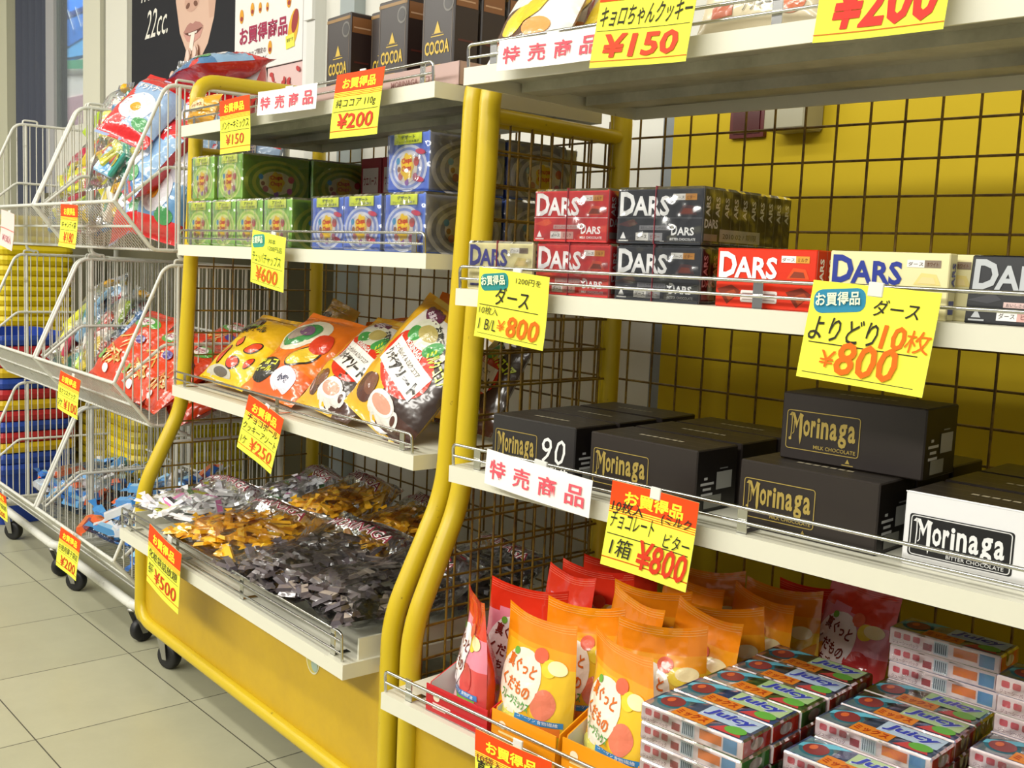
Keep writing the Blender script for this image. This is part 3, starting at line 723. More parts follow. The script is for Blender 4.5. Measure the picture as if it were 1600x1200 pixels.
def choc_box(label, style='gold', h=BH, w=BW):
    base = {'gold': '2a2320', 'ann': '2b2828', 'white': 'e4e4e6'}[style]; c = 'a8924a'
    def deco(b):
        M = FRONT
        if style == 'white':
            b.rrect(M, w*.035, h*.15, w*.645, h*.71, .003, '17171a', .0003); frame(b, M, w*.048, h*.17, w*.632, h*.69, .003, .0010, 'd8d8d8')
            morinaga(b, M, w*.065, h*.33, w*.545, h*.33, 'e6e6e6'); b.text(M, 'BITTER CHOCOLATE', w*.27, h*.195, w*.33, h*.05, 'd0d0d0', .01, .0008)
            b.text(M, 'MORINAGA & CO.', w*.42, h*.05, w*.18, h*.03, '3a3a3e', .01, .0006)
            b.rect(M, 0, h*.985, w, h, 'f4f4f6', .0004)
        elif style == 'ann':
            frame(b, M, w*.05, h*.14, w*.56, h*.74, .003, .0009, c); morinaga(b, M, w*.07, h*.34, w*.47, h*.36, c); b.text(M, 'MILK CHOCOLATE', w*.28, h*.18, w*.25, h*.05, c, .01)
            b.text(M, '9', w*.60, h*.30, w*.12, h*.45, 'f0efec', .0, .0006, shear=.15); b.text(M, '0', w*.76, h*.30, w*.12, h*.45, 'f0efec', .0, .0006, shear=.15)
            b.text(M, 'anniversary', w*.585, h*.21, w*.22, h*.055, 'f0efec', .02); b.text(M, 'th', w*.83, h*.11, w*.10, h*.16, 'f0efec', .02, .0006, shear=.2)
        else:
            frame(b, M, w*.045, h*.17, w*.57, h*.74, .003, .0009, c); morinaga(b, M, w*.065, h*.37, w*.49, h*.34, c)
            b.text(M, 'MILK CHOCOLATE', w*.25, h*.205, w*.30, h*.055, c, .01)
            b.ell(M, w*.50, h*.09, w*.02, h*.04, c, .0006, rings=1, n=3, rot=90); b.rect(M, w*.46, h*.035, w*.54, h*.048, c)
        Mt = TOP(h)
        for yy in (.022, .050): b.rect(Mt, w*.02, yy-.0006, w*.98, yy+.0006, '6a6252', .0003)
        for k in range(7): b.rect(Mt, w*(.30+.06*k), .034, w*(.345+.06*k), .040, 'b8ae94', .0004)
        Mr = RIGHT(w); D = BD
        for k, (a0, a1) in enumerate(((.18, .26), (.10, .42), (.16, .36), (.12, .40))): b.rect(Mr, D*a0, h*(.52-.085*k), D*a1, h*(.56-.085*k), 'c8c8c8', .0005)
        b.rect(Mr, D*.48, h*.34, D*.86, h*.62, 'a9a9a4', .0006); b.rect(Mr, D*.20, h*.06, D*.62, h*.26, '8e8e86', .0006); b.rect(Mr, D*.55, h*.66, D*.75, h*.68, '8a8a8a', .0006)
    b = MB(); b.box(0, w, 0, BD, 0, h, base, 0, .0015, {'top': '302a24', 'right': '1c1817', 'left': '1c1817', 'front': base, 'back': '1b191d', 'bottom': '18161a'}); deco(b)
    return tag(b.build('chocolate_box', 'carton'), label, 'chocolate box', 'display boxes of chocolate bars')
zb = .6218
RT.put(choc_box('black chocolate box with white 90th anniversary numerals at the left of its shelf', 'ann', BH, .150), .073, .070, zb)
RT.put(choc_box('black gold lettered box between the anniversary box and the stacked pair'), .248, .070, zb, rz=-1)
RT.put(choc_box('black gold lettered box at the front, with another box standing on it'), .466, .070, zb)
RT.put(choc_box('black gold lettered box standing on top of the others'), .487, .115, zb+BH+.0008, rz=1)
RT.put(choc_box('white fronted chocolate box with a black label at the right edge', 'white', .074), .657, .068, zb)
for j, (x, t) in enumerate(((.073, 'anniversary box'), (.248, 'second box from the left'), (.466, 'box that carries another'), (.657, 'white fronted box'))):
    for i in range(2 if j != 1 else 2):
        RT.put(choc_box(('black box directly behind the ' if i == 0 else 'black box second behind the ')+t, 'gold', BH, BW if j else .150), x+.002*i, .070+(BD+.006)*(i+1), zb, rz=rnd.uniform(-1, 1))
# open flaps of the boxes on the right hand row

# ------------------------------------------------------------------ nearest rack, lowest shelf: trays of standing pouches
ZL = ZR[3]+.0228
def tray(x, y, w, d, h, col, label, mark):
    b = MB(); t = .0016; inn = 'cfcbc4'
    for a in ((0, w, 0, t, 0, h), ):
        b.box(*a, col, cols={'back': inn})
    b.box(0, w, d-t, d, 0, h*1.9, col, cols={'front': inn}); b.box(0, w, 0, d, 0, t, inn)
    for X, o in ((0, 1), (w-t, -1)):
        z1 = h; z2 = h*2.3
        P = [(X, 0, 0), (X, d, 0), (X, d, z2), (X, d*.35, z2*.98), (X, d*.02, z1)]; Q = [(p[0]+t, p[1], p[2]) for p in P]
        b.poly(P[::-1], col if X == 0 else inn); b.poly(Q, inn if X == 0 else col)
        for i in range(5):
            j = (i+1) % 5; b.poly([P[i], P[j], Q[j], Q[i]], col)
    b.ell(FRONT, w*.18, h*.62, .006, .005, 'f2e2c8', .0005); b.rect(FRONT, w*.12, h*.35, w*.42, h*.42, mark, .0005); b.rect(FRONT, w*.12, h*.2, w*.34, h*.25, mark, .0005)
    o = tag(b.build('display_tray', 'carton'), label, 'tray', 'open cardboard trays of pouches'); RT.put(o, x, y, ZL); return o
tray(.112, -.068, .112, .36, .036, 'c8222a', 'red cardboard tray holding the strawberry pouches', 'f0d0c8')
tray(.228, -.064, .104, .40, .040, 'ee9a10', 'orange yellow cardboard tray with the front fruit pouch', 'f8e2a0')
tray(.337, -.058, .104, .40, .040, 'ee9a10', 'orange yellow cardboard tray next to the fruit chew stacks', 'f8e2a0')
def pouch(kind, seed):
    r2 = random.Random(seed); w, h, t = .113, .150, .052
    S0 = pillow_surf(w, h, t, seed, .0035, .10, r2.uniform(-.030, .030), True)
    S = lambda u, v, o: S0(u, v, o, -1)
    b = MB()
    if kind == 'mix':
        cf = lambda u, v: 'f08a12' if v > .80 else ('f4a01e' if v > .72+.05*math.sin(u*5) else ('efb424' if u < .7-.3*v else 'ecc02a'))
        cb, oval, t1, t2, band = 'ee9416', 'f4ead8', 'd86a1a', '4aa04a', '3a86c0'
    else:
        cf = lambda u, v: 'e0341c' if v > .74+.04*math.sin(u*6) else ('e88aa0' if v > .45 else ('f2d4d8' if u < .6 else 'd84a4a'))
        cb, oval, t1, t2, band = 'd8301e', 'f8eef0', '7a2a24', '7a2a24', '3a7ac0'
    pillow(b, S0, cf, cb, 20, 24)
    crimp(b, S, .93, .985, 'f8b860' if kind == 'mix' else 'f07860')
    b.ell(S, .34, .47, .30, .26, oval, .0008, rings=5, n=28, rot=20)
    b.ell(S, .56, .72, .09, .06, 'e4684a', .0010, rings=2); b.ell(S, .70, .64, .10, .07, 'ead03a', .0010, rings=2); b.ell(S, .80, .66, .13, .055, 'f4e6b0', .0013, rings=3)
    b.ell(S, .72, .36, .14, .12, 'e07a5c' if kind == 'mix' else 'd23a3a', .0006, rings=3); b.ell(S, .30, .16, .22, .10, 'e6de6a' if kind == 'mix' else 'f0c0c8', .0006, rings=3)
    b.text(S, '真ぐっと', .14, .56, .42, .11, t1, .03, .0016, rot=-6); b.text(S, 'くだもの', .10, .40, .46, .11, t1, .03, .0016, rot=-6)
    b.text(S, 'フルーツミックス' if kind == 'mix' else 'いちご', .12, .29, .46 if kind == 'mix' else .30, .08, t2, .03, .0016, rot=-4)
    b.ell(S, .24, .69, .04, .03, '6aa83a', .0018, rings=1)
    b.rect(S, .40, .20, .96, .245, band, .0012, 8, 1, rot=4); b.rect(S, .42, .13, .94, .195, 'e87a2a' if kind == 'mix' else '6ab84a', .0012, 8, 1, rot=4)
    b.text(S, 'コラーゲン 食物繊維', .44, .207, .48, .03, 'f4f4f0', 0, .0016, rot=2); b.ell(S, .84, .08, .08, .045, '9a4a9a', .0012, rings=2); b.text(S, '4', .81, .06, .06, .04, 'f4e4f4', .02, .0016)
    return b.build('fruit_pouch', 'film')
GP = 'standing fruit gummy pouches'
pl = [('berry', .160, -.026, 0, -19, -4, 'pink strawberry pouch, frontmost in the red tray'), ('berry', .170, .045, 0, 14, -5, 'red topped strawberry pouch second from the front of the red tray'),
      ('berry', .168, .120, 0, -8, -6, 'red topped strawberry pouch third from the front of the red tray'), ('berry', .172, .185, 0, 12, -5, 'red topped strawberry pouch fourth from the front of the red tray'), ('berry', .170, .245, .0, 20, -5, 'rearmost strawberry pouch of the red tray'),
      ('mix', .262, -.028, 0, 2, -6, 'orange mixed fruit pouch at the very front, facing out'), ('mix', .282, .040, 0, 10, -7, 'orange pouch directly behind the front orange one'), ('mix', .288, .105, 0, -10, -6, 'orange pouch third from the front of the middle tray'),
      ('mix', .284, .170, 0, 12, -6, 'orange pouch fourth from the front of the middle tray'), ('mix', .286, .235, 0, -4, -6, 'orange pouch fifth from the front of the middle tray'), ('mix', .286, .300, 0, 8, -5, 'rearmost orange pouch of the middle tray'),
      ('mix', .388, -.020, 0, -8, -4, 'orange pouch leaning forward beside the fruit chew stacks'), ('mix', .384, .055, 0, 18, -7, 'orange pouch second from the front of the right tray'), ('mix', .386, .120, .006, -6, -5, 'orange pouch third from the front of the right tray, facing out'),
      ('mix', .390, .185, 0, 14, -6, 'orange pouch fourth from the front of the right tray'), ('mix', .392, .245, .004, -8, -5, 'orange pouch fifth from the front of the right tray'), ('mix', .390, .310, .0, 6, -5, 'rearmost orange pouch of the right tray'),
      ('berry', .470, .345, .02, -6, -8, 'dark red pouch at the back beside the grid'), ('berry', .425, .365, .0, 10, -8, 'dark red pouch standing behind the right tray')]
protos = {}
for i, (k, x, y, dz, rz, rx, lb) in enumerate(pl):
    key = (k, i % 3)
    if key not in protos: protos[key] = o = pouch(k, i+3)
    else: o = dup(protos[key])
    tag(o, lb, 'pouch', GP); RT.put(o, x, y, ZL+.003+dz, rx=rx, rz=rz*1.7, ry=(0, 3, -3, 2)[i % 4])
# ------------------------------------------------------------------ flat fruit chew packs in stacks
CW_, CD_, CH_ = .124, .0535, .0196
def chew(var):
    r2 = random.Random(var)
    g = 'c83a3a' if var % 2 else 'd8402e'
    cols = {'all': 'e8d8dc', 'top': ('6a8ac8', '7aa85a', '8aa0c8')[var % 3], 'left': g, 'right': ('e03a1c', '5aa84a', 'e2401e')[var % 3], 'front': 'ecdcdc', 'back': 'd8b8b8'}
    def deco(b):
        Mt = TOP(CH_)
        b.rect(Mt, .004, .003, .040, CD_-.003, ('a8d4e0', 'd8e8ec', 'bcd0d8')[var % 3], .0002); b.dpoly(Mt, [(.004, CD_*.6), (.03, CD_-.003), (.05, CD_-.003), (.004, CD_*.4)], '6ac0d8', .0004); b.ell(Mt, .022, CD_*.5, .017, .018, '58b0c8', .0003); b.ell(Mt, .022, CD_*.5, .013, .014, '8a3a3a', .0005); b.ell(Mt, .018, CD_*.55, .004, .006, 'd86a3a', .0007)
        b.rect(Mt, .036, .002, .078, CD_*.45, 'e0842a', .0004); b.text(Mt, 'ミックス', .038, .006, .036, CD_*.24, 'b03a1a', .03, .0007)
        b.rect(Mt, .056, CD_*.40, .119, CD_-.003, ('b4cc98', 'a8c88a', 'b8cce0')[var % 3], .0005); b.text(Mt, 'Juicy', .0575, CD_*.455, .056, CD_*.44, 'dfe6f4', .06, .0009, shear=.2); b.text(Mt, 'Juicy', .059, CD_*.48, .053, CD_*.38, '3a48b4', .035, .0013, shear=.2)
        b.dpoly(Mt, [(.082, .003), (.118, .003), (.110, CD_*.38), (.092, CD_*.34)], 'c84a4a', .0006)
        b.ell(Mt, .106, CD_*.28, .012, .009, '6ab048', .0008)
        F = FRONT
        for k in range(3): b.rrect(F, .006+.011*k, CH_*.45, .014+.011*k, CH_*.8, .0015, 'd2606a', .0004)
        b.text(F, 'ジューシーパック', .005, CH_*.12, .03, CH_*.22, '8a5a60', .0, .0006)
        b.rect(F, .052, CH_*.12, .068, CH_*.88, 'cdd6dc', .0004)
        for k in range(6): b.rect(F, .0535+.0023*k, CH_*.2, .0547+.0023*k, CH_*.8, '5a6670', .0006)
        b.rect(F, .074, CH_*.3, .100, CH_*.8, 'e0863a', .0004); b.rect(F, .102, CH_*.15, .118, CH_*.85, '6a9ac0', .0004); b.rect(F, .04, CH_*.2, .05, CH_*.6, 'a8444a', .0004)
        b.ell(RIGHT(CW_), CD_*.5, CH_*.5, .012, .006, 'f2e8e4', .0004)
    b = MB(); b.box(0, CW_, 0, CD_, 0, CH_, 'e8d8dc', 0, .0012, cols); deco(b)
    o = b.build('fruit_chew_pack', 'carton')
    k = MB(); e = .0006; k.box(-e, CW_+e, -e, CD_+e, -.0001, CH_+.0003, ch=.002); k.build('shrink_wrap', 'shrink_film', o)
    return o
cp = [chew(i) for i in range(3)]; used = set()
ORD = ['lowest', 'second', 'third', 'fourth', 'fifth', 'sixth', 'seventh', 'eighth', 'ninth', 'tenth']
ROWN = ['front', 'second', 'third', 'fourth', 'fifth', 'sixth']
cnt = 0
for name, x, rows in (('left', .450, (6, 6, 6, 6, 6)), ('middle', .588, (4, 5, 6, 6, 6, 9)), ('right', .728, (3, 3, 5, 6, 9))):
    for j, n in enumerate(rows):
        for i in range(n):
            v = (i+j+(name == 'middle')) % 3
            if v not in used: o = cp[v]; used.add(v)
            else: o = dup(cp[v])
            top = ', topmost' if i == n-1 else ''
            tag(o, f'flat fruit chew pack, {ORD[i]} layer{top} of the {ROWN[j]} row, {name} stack', 'candy pack', 'flat fruit chew packs in stacks')
            RT.put(o, x+rnd.uniform(-.002, .002), -.064+j*(CD_+.0022), ZL+i*(CH_+.0005), rz=rnd.uniform(-.5, .5))

# ------------------------------------------------------------------ nearest rack, top shelf
def flat_bag(w, h, t, seed, deco, cf, cb, name='snack_bag', mat='film', wr=.004, nu=22, nv=26):
    S0 = pillow_surf(w, h, t, seed, wr); S = lambda u, v, o: S0(u, v, o, -1)
    b = MB(); pillow(b, S0, cf, cb, nu, nv); deco(b, S); return b.build(name, mat)
def cookie(b, S):
    b.ell(S, .30, .40, .26, .24, '5a3a28', .0008, rings=4, n=24); b.ell(S, .34, .46, .14, .22, 'f0d23a', .0014, rings=3, rot=-30); b.ell(S, .52, .62, .12, .24, 'f0c82a', .0016, rings=3, rot=-35)
    b.ell(S, .66, .36, .18, .12, 'f0a05a', .0012, rings=3); b.text(S, 'クッキー', .12, .16, .5, .10, 'd86a2a', .02, .0022); b.rect(S, .1, .82, .9, .88, 'e8c84a', .001, 6, 1)
TT = 1.1532
for i, (x, y, lb) in enumerate(((.055, .050, 'white cookie packet leaning at the left end of the top shelf'), (.075, .100, 'white cookie packet directly behind the leftmost one on the top shelf'))):
    o = flat_bag(.15, .115, .040, 20+i, cookie, 'f2efe8', 'e4e0d8', 'cookie_packet', wr=.002); tag(o, lb, 'packet', 'white cookie packets'); RT.put(o, x+.06, y, TT, rx=-26, rz=-8, ry=4)
def candy2(b, S):
    b.ell(S, .30, .55, .12, .35, 'ecd03a', .001, rings=3, rot=-25); b.ell(S, .52, .50, .13, .34, 'd84a8a', .0012, rings=3, rot=-20); b.ell(S, .74, .42, .13, .30, 'd8d860', .0014, rings=3, rot=-20)
    b.rect(S, .66, .36, .84, .48, 'f4f0e0', .002, 4, 2); b.ell(S, .52, .62, .05, .05, 'f4d0e0', .002, rings=2)
o = flat_bag(.135, .105, .040, 24, candy2, lambda u, v: '7a3a34' if v > .8 or u > .9 else 'c23a3a' if u < .2 else 'd8c8b8', 'c8a8a0', 'candy_bag'); tag(o, 'packet with yellow and pink bottle shapes beside the 150 yen card', 'packet'); RT.put(o, .230, .085, TT, rx=-22, rz=-4)
def light_pack(b, S):
    b.rect(S, .08, .55, .4, .72, 'c87a5a', .001, 4, 2); b.rect(S, .5, .5, .9, .66, 'c89070', .001, 4, 2); b.rect(S, .14, .2, .34, .34, 'b8644a', .001, 4, 2); b.text(S, 'クッキー', .42, .22, .24, .14, '6a6a62', 0, .0014); b.ell(S, .8, .28, .12, .12, 'c8683a', .001, rings=3)
for i, lb in enumerate(('clear wrapped pale cookie packet between the two top cards', 'clear wrapped pale cookie packet beneath the 200 yen card', 'clear wrapped pale cookie packet at the right end of the top shelf')):
    o = flat_bag(.15, .10, .035, 30+i, light_pack, 'd8ccae', 'd8d0bc', 'cookie_packet', wr=.002); tag(o, lb, 'packet', 'pale cookie packets'); RT.put(o, .445+.16*i, .070, TT, rx=-18, rz=2)
# ------------------------------------------------------------------ yellow rack beside the carts, top shelf: cocoa boxes
T1 = Z1+.0235
cw, cd, chh = .082, .046, .150
def cocoa():
    def deco(b):
        M = FRONT; g = 'c8a838'
        b.rect(M, .001, chh*.93, cw-.001, chh*.965, '8a6a3a', .0004); b.rect(M, .004, .004, .0052, chh-.006, '6a5a48', .0004); b.rect(M, cw-.0052, .004, cw-.004, chh-.006, '6a5a48', .0004)
        b.text(M, 'COCOA', cw*.12, chh*.34, cw*.76, chh*.135, g, .03, .0007)
        b.ell(M, cw*.5, chh*.585, .012, .010, g, .0005, rings=1, n=3, rot=90); b.rect(M, cw*.3, chh*.515, cw*.7, chh*.525, g, .0005); b.rect(M, cw*.33, chh*.54, cw*.67, chh*.548, '8a7440', .0005)
        b.ell(M, cw*.82, chh*.82, .013, .013, '6a6660', .0005); b.ell(M, cw*.82, chh*.82, .010, .010, '3c3836', .0008)
        b.rrect(M, cw*.2, chh*.13, cw*.66, chh*.24, .003, 'c8a030', .0005); b.text(M, '純ココア', cw*.26, chh*.155, cw*.34, chh*.05, '3a2a18', .01, .0009)
        Mr = RIGHT(cw); b.rect(Mr, .003, chh*.78, cd-.003, chh*.95, '8a5a34', .0004); b.rect(Mr, .006, chh*.83, cd-.008, chh*.845, 'c8a080', .0006); b.rect(Mr, .008, chh*.45, cd-.01, chh*.47, '5a2a22', .0004)
    b = MB(); b.box(0, cw, 0, cd, 0, chh, '393230', 0, .0018, {'right': '332420', 'top': '3a3430'}); deco(b)
    return b.build('cocoa_box', 'carton')
c0 = cocoa(); first = True
nm = ['first cocoa box column from the left', 'second cocoa box column from the left', 'third cocoa box column from the left', 'fourth cocoa box column from the left']
for i, x in enumerate((.535, .630, .702, .826)):
    for j in range(3 if i != 1 else 2):
        o = c0 if first else dup(c0); first = False
        tag(o, f'cocoa box with gold lettering, {("frontmost", "second", "third back")[j]} in the {nm[i]}', 'cocoa box', 'cocoa boxes on the top shelf')
        MID.put(o, x, .118+(.03 if i == 1 else 0)+.050*j, T1+.0015, rz=rnd.uniform(-1.2, 1.2))
b = MB(); tw, td, th = .42, .215, .034
b.box(0, tw, 0, .0016, 0, th, 'b89a92'); b.box(0, tw, td-.0016, td, 0, th, 'b89a92'); b.box(0, .0016, 0, td, 0, th, 'b89a92'); b.box(tw-.0016, tw, 0, td, 0, th, 'b89a92'); b.box(0, tw, 0, td, 0, .001, 'a88a82')
b.text(FRONT, 'MORINAGA ココア', .24, .010, .12, .010, '8a5a54', .01, .0005)
MID.put(tag(b.build('cardboard_tray', 'carton'), 'pinkish cardboard tray around the cocoa boxes', 'tray'), .520, .108, T1)
b = MB(); S0 = pillow_surf(.11, .14, .05, 77, .004, .1, 0, True); pillow(b, S0, lambda u, v: '78d860' if v > .3 else '4aa83a', '60c048', 14, 16); b.rect(lambda u, v, o: S0(u, v, o, -1), .2, .5, .8, .7, 'd8f0b0', .001, 5, 3)
MID.put(tag(b.build('tea_pouch', 'film'), 'bright green pouch behind the cocoa boxes', 'pouch'), .72, .345, T1+.001+.0, rx=-4)

# ------------------------------------------------------------------ yellow rack: lollipop boxes on the second shelf
def lolly(kind):
    w, d, h = (.108, .145, .0885)
    if kind == 'green': base, rg, mid_, lb, side = '9fd268', ['e2ee96', 'b8dc6c', 'e8f09c', 'c0e07a', 'ecebaa'], 'ece4b0', 'e4ee5e', ['c2cc4a', '86aa3c', 'ccd252', '92b044', 'd2cc5c']  # side palettes are duller than the front: shade of that face put into colour
    else: base, rg, mid_, lb, side = '6484e0', ['dfe4f4', '8fa2dc', 'e4e6f2', '98a8dc', 'e8e8ee'], 'e6e2da', 'e4ee4e', ['cfcfd8', '8c90a4', 'd2d2da', '989cb0', 'ccc8be']
    def art(M, fw, fh, rg, big):
        for i, c in enumerate(rg):
            q = 1-.12*i; b.ell(M, fw*.5, fh*.40, fw*.47*q, fh*(.50 if big else .395)*q, c, .0003+.0002*i, rings=1, n=32)
        b.ell(M, fw*.5, fh*.40, fw*.25, fh*.26, mid_, .0014, rings=1, n=24)
        for x, y, r_, c in ((.27, .52, .06, '5aa0c8'), (.34, .26, .07, 'c8787a'), (.72, .50, .08, 'd05a5a'), (.70, .24, .07, 'c86a9a'), (.5, .16, .06, '9a6ab8'), (.30, .38, .05, 'a87a5a')):
            b.ell(M, fw*x, fh*y, fh*r_, fh*r_, c, .0016, rings=1, n=12)
        b.ell(M, fw*.5, fh*.42, fh*.19, fh*.22, 'f2d22a', .0018, rings=2, n=32, wob=.10, lobes=7)
        b.text(M, 'Chupa', fw*.5-fh*.15, fh*.44, fh*.30, fh*.12, 'd8341c', .03, .0022, rot=5); b.text(M, 'Chups', fw*.5-fh*.14, fh*.31, fh*.28, fh*.12, 'd8341c', .03, .0022, rot=5)
    b = MB(); b.box(0, w, 0, d, 0, h, base, 0, .0015, {'right': side[1], 'top': rg[1], 'left': rg[1]})
    art(FRONT, w, h, rg, False)
    b.rect(FRONT, w*.16, h*.80, w*.84, h*.985, lb, .0018); b.text(FRONT, 'アソート' if kind == 'green' else 'デザート', w*.34, h*.885, w*.34, h*.065, '4a6a2a' if kind == 'green' else '2a4a6a', .02, .0022); b.text(FRONT, 'フレーバーのお菓子', w*.22, h*.82, w*.56, h*.045, '4a6a2a' if kind == 'green' else '3a5a5a', 0, .0022)
    if kind != 'green':
        for x, y in ((.82, .66), (.80, .20)): b.ell(FRONT, w*x, h*y, w*.12, h*.045, 'd84a6a', .0020, rings=1, rot=-8)
    art(RIGHT(w), d, h, side, True)
    b.rect(RIGHT(w), d*.40, h*.01, d*.62, h*.11, 'b0aea0', .0022)
    o = b.build('lollipop_box', 'carton')
    k = MB(); e = .0016; k.box(-e-.0012, w+e+.0012, -e-.0012, d+e, .0004, h+e, ch=.004); k.build('shrink_wrap', 'shrink_film', o)
    return o
zc = Z2+.0232; lh = .0915
lg, lbx = lolly('green'), lolly('blue'); fg = fb = True
GL = 'wrapped lollipop boxes'
for (x, y, z, lb) in ((.032, .082, 0, 'green lollipop box, leftmost of the lower row'), (.148, .084, 0, 'green lollipop box, second from left in the lower row'), (.264, .082, 0, 'green lollipop box just left of the 600 yen card, lower row'), (.379, .083, 0, 'green lollipop box whose wide side shows beside the blue ones, lower row'),
                      (.033, .090, 1, 'green lollipop box, leftmost of the upper row'), (.152, .094, 1, 'green lollipop box, second from left in the upper row, side showing'),
                      (.034, .240, 1, 'green lollipop box behind the leftmost one of the upper row'), (.154, .246, 1, 'green lollipop box whose side shows deeper in the upper row'), (.264, .236, 0, 'green lollipop box standing at the back of the lower row'), (.150, .236, 0, 'green lollipop box at the back under the deeper upper box'), (.035, .235, 0, 'green lollipop box at the back left corner of the lower row'), (.379, .236, 0, 'green lollipop box behind the one beside the blue boxes')):
    o = lg if fg else dup(lg); fg = False; tag(o, lb, 'lollipop box', GL); MID.put(o, x, y, zc+z*lh, rz=rnd.uniform(-.8, .8))
for (x, y, z, lb) in ((.556, .086, 0, 'blue lollipop box, leftmost and partly hidden behind its neighbour'), (.674, .080, 0, 'blue lollipop box, middle of the lower row'), (.800, .078, 0, 'blue lollipop box at the right end of the lower row'), (.790, .088, 1, 'blue lollipop box standing on the lower blue row'), (.792, .238, 1, 'blue lollipop box behind the upper blue one'), (.800, .232, 0, 'blue lollipop box behind the right end of the lower row')):
    o = lbx if fb else dup(lbx); fb = False; tag(o, lb, 'lollipop box', GL); MID.put(o, x, y, zc+z*lh, rz=rnd.uniform(-.8, .8), rx=0)
# ------------------------------------------------------------------ snack bags on the third shelf
def d_yel(b, S):
    for x, y, a, c in ((.30, .30, .13, 'd8401e'), (.62, .22, .12, 'd8401e'), (.75, .45, .11, 'd84a24'), (.45, .48, .10, 'e05a2a'), (.85, .28, .08, 'd8401e')): b.ell(S, x, y, a, a*.6, '2a2018', .0008, rings=3, rot=x*300); b.ell(S, x, y, a*.88, a*.48, c, .0014, rings=3, rot=x*300)
    b.ell(S, .30, .74, .20, .10, '3a2a1e', .001, rings=3, rot=15); b.ell(S, .36, .76, .09, .06, '7a6a5a', .0016, rings=2); b.text(S, 'チョコボール', .14, .58, .55, .09, '2a2a1a', .04, .0022, rot=8); b.text(S, 'ピーナッツ', .2, .66, .4, .06, '7aa83a', .03, .0022, rot=8)
    b.ell(S, .40, .10, .28, .07, 'c8c4b4', .001, rings=3); b.ell(S, .45, .11, .16, .04, '6a6258', .0014, rings=2); b.rect(S, .08, .90, .92, .94, 'c88a1a', .001, 10, 1)
def d_org(b, S):
    b.ell(S, .45, .66, .34, .18, 'e8e0c8', .0008, rings=4, n=28, rot=20); b.ell(S, .42, .65, .27, .12, '3a8a4a', .0014, rings=3, rot=22); b.ell(S, .36, .66, .16, .08, '9a8a7a', .0018, rings=3, rot=20); b.ell(S, .48, .70, .12, .06, '6a4a6a', .002, rings=2)
    b.ell(S, .74, .44, .20, .11, '2a2018', .001, rings=3, rot=35); b.ell(S, .74, .44, .18, .09, 'ecc83a', .0014, rings=3, rot=35); b.ell(S, .82, .62, .13, .12, 'd23a1e', .0016, rings=3)
    b.ell(S, .30, .22, .22, .13, '2a2418', .001, rings=3, rot=10); b.text(S, 'チョコ', .16, .23, .28, .07, 'e4e03a', .05, .0018, rot=10); b.text(S, 'ボール', .16, .15, .28, .07, 'e4e03a', .05, .0018, rot=10)
    b.ell(S, .70, .18, .20, .12, 'e4e0ea', .001, rings=3); b.text(S, '小袋', .62, .15, .18, .07, '3a3a5a', .04, .0018)
def d_assort(b, S):
    b.ell(S, .52, .50, .36, .22, 'd8321c', .0006, rings=5, n=28, rot=-14); b.rrect(S, .20, .34, .86, .60, .06, 'f2eee6', .0012, rot=-10) if False else b.rect(S, .22, .36, .84, .58, 'f2eee6', .0014, 14, 8, rot=-10)
    b.text(S, 'クッキー', .24, .46, .22, .085, '2a2420', .03, .0022, rot=-10); b.text(S, 'アソート', .42, .40, .40, .10, '2a2420', .05, .0022, rot=-10); b.text(S, 'エンゼルパイ＆ミルクココア', .28, .545, .48, .04, '4a3a2a', .01, .0022, rot=-10); b.text(S, 'MORINAGA', .36, .615, .3, .04, 'f2eee6', .03, .0016, rot=-10)
    b.ell(S, .50, .74, .20, .11, 'dfe0c8', .0014, rings=3, rot=-10); b.ell(S, .38, .70, .10, .06, '3f9a4a', .0016, rings=2); b.ell(S, .68, .68, .09, .06, '3f9a4a', .0016, rings=2, rot=40); b.ell(S, .52, .75, .12, .06, 'b8a860', .002, rings=2)
    b.ell(S, .36, .88, .16, .06, '6a2a4a', .0012, rings=3, rot=-12); b.text(S, 'お菓子', .27, .86, .18, .05, 'e8d8e0', .04, .0018, rot=-12); b.text(S, 'お菓子屋', .54, .80, .26, .06, '3a3a34', .03, .0016, rot=-30)
    b.ell(S, .24, .20, .14, .11, '5c3424', .001, rings=3); b.ell(S, .30, .24, .10, .08, '7a4a30', .0014, rings=2)
    b.ell(S, .56, .14, .20, .13, 'e8e4de', .0012, rings=4); b.ell(S, .56, .18, .17, .075, 'f4efe8', .0018, rings=3); b.ell(S, .56, .18, .14, .055, 'dca088', .0022, rings=3); b.ell(S, .76, .14, .06, .06, 'e8e4de', .001, rings=2); b.ell(S, .76, .14, .03, .035, '5a3426', .0016, rings=2)
    b.text(S, 'ミルクココア', .66, .62, .32, .10, 'c8d83a', .04, .002, rot=-24); b.ell(S, .84, .78, .05, .05, 'dcd8d0', .0014, rings=1, n=3, rot=90)
cf_y = lambda u, v: 'e8c21e' if v < .55 else ('d8a818' if v < .86 else 'c2921a')
cf_o = lambda u, v: 'ee7a1c' if v > .30 or u < .2 else 'e8641c'
cf_a = lambda u, v: ('eeb420' if u < .24-.06*v else ('3a2a22' if u > .74+.3*(v-.45) and v > .2 else ('e8e2d6' if v > .56 else ('f0b828' if u < .5 else '4a2c20')))) if v < .90 else ('e2a41c' if u < .7 else 'd8d0c4')
GS = 'snack bags on the third shelf'; z3 = Z3+.0235
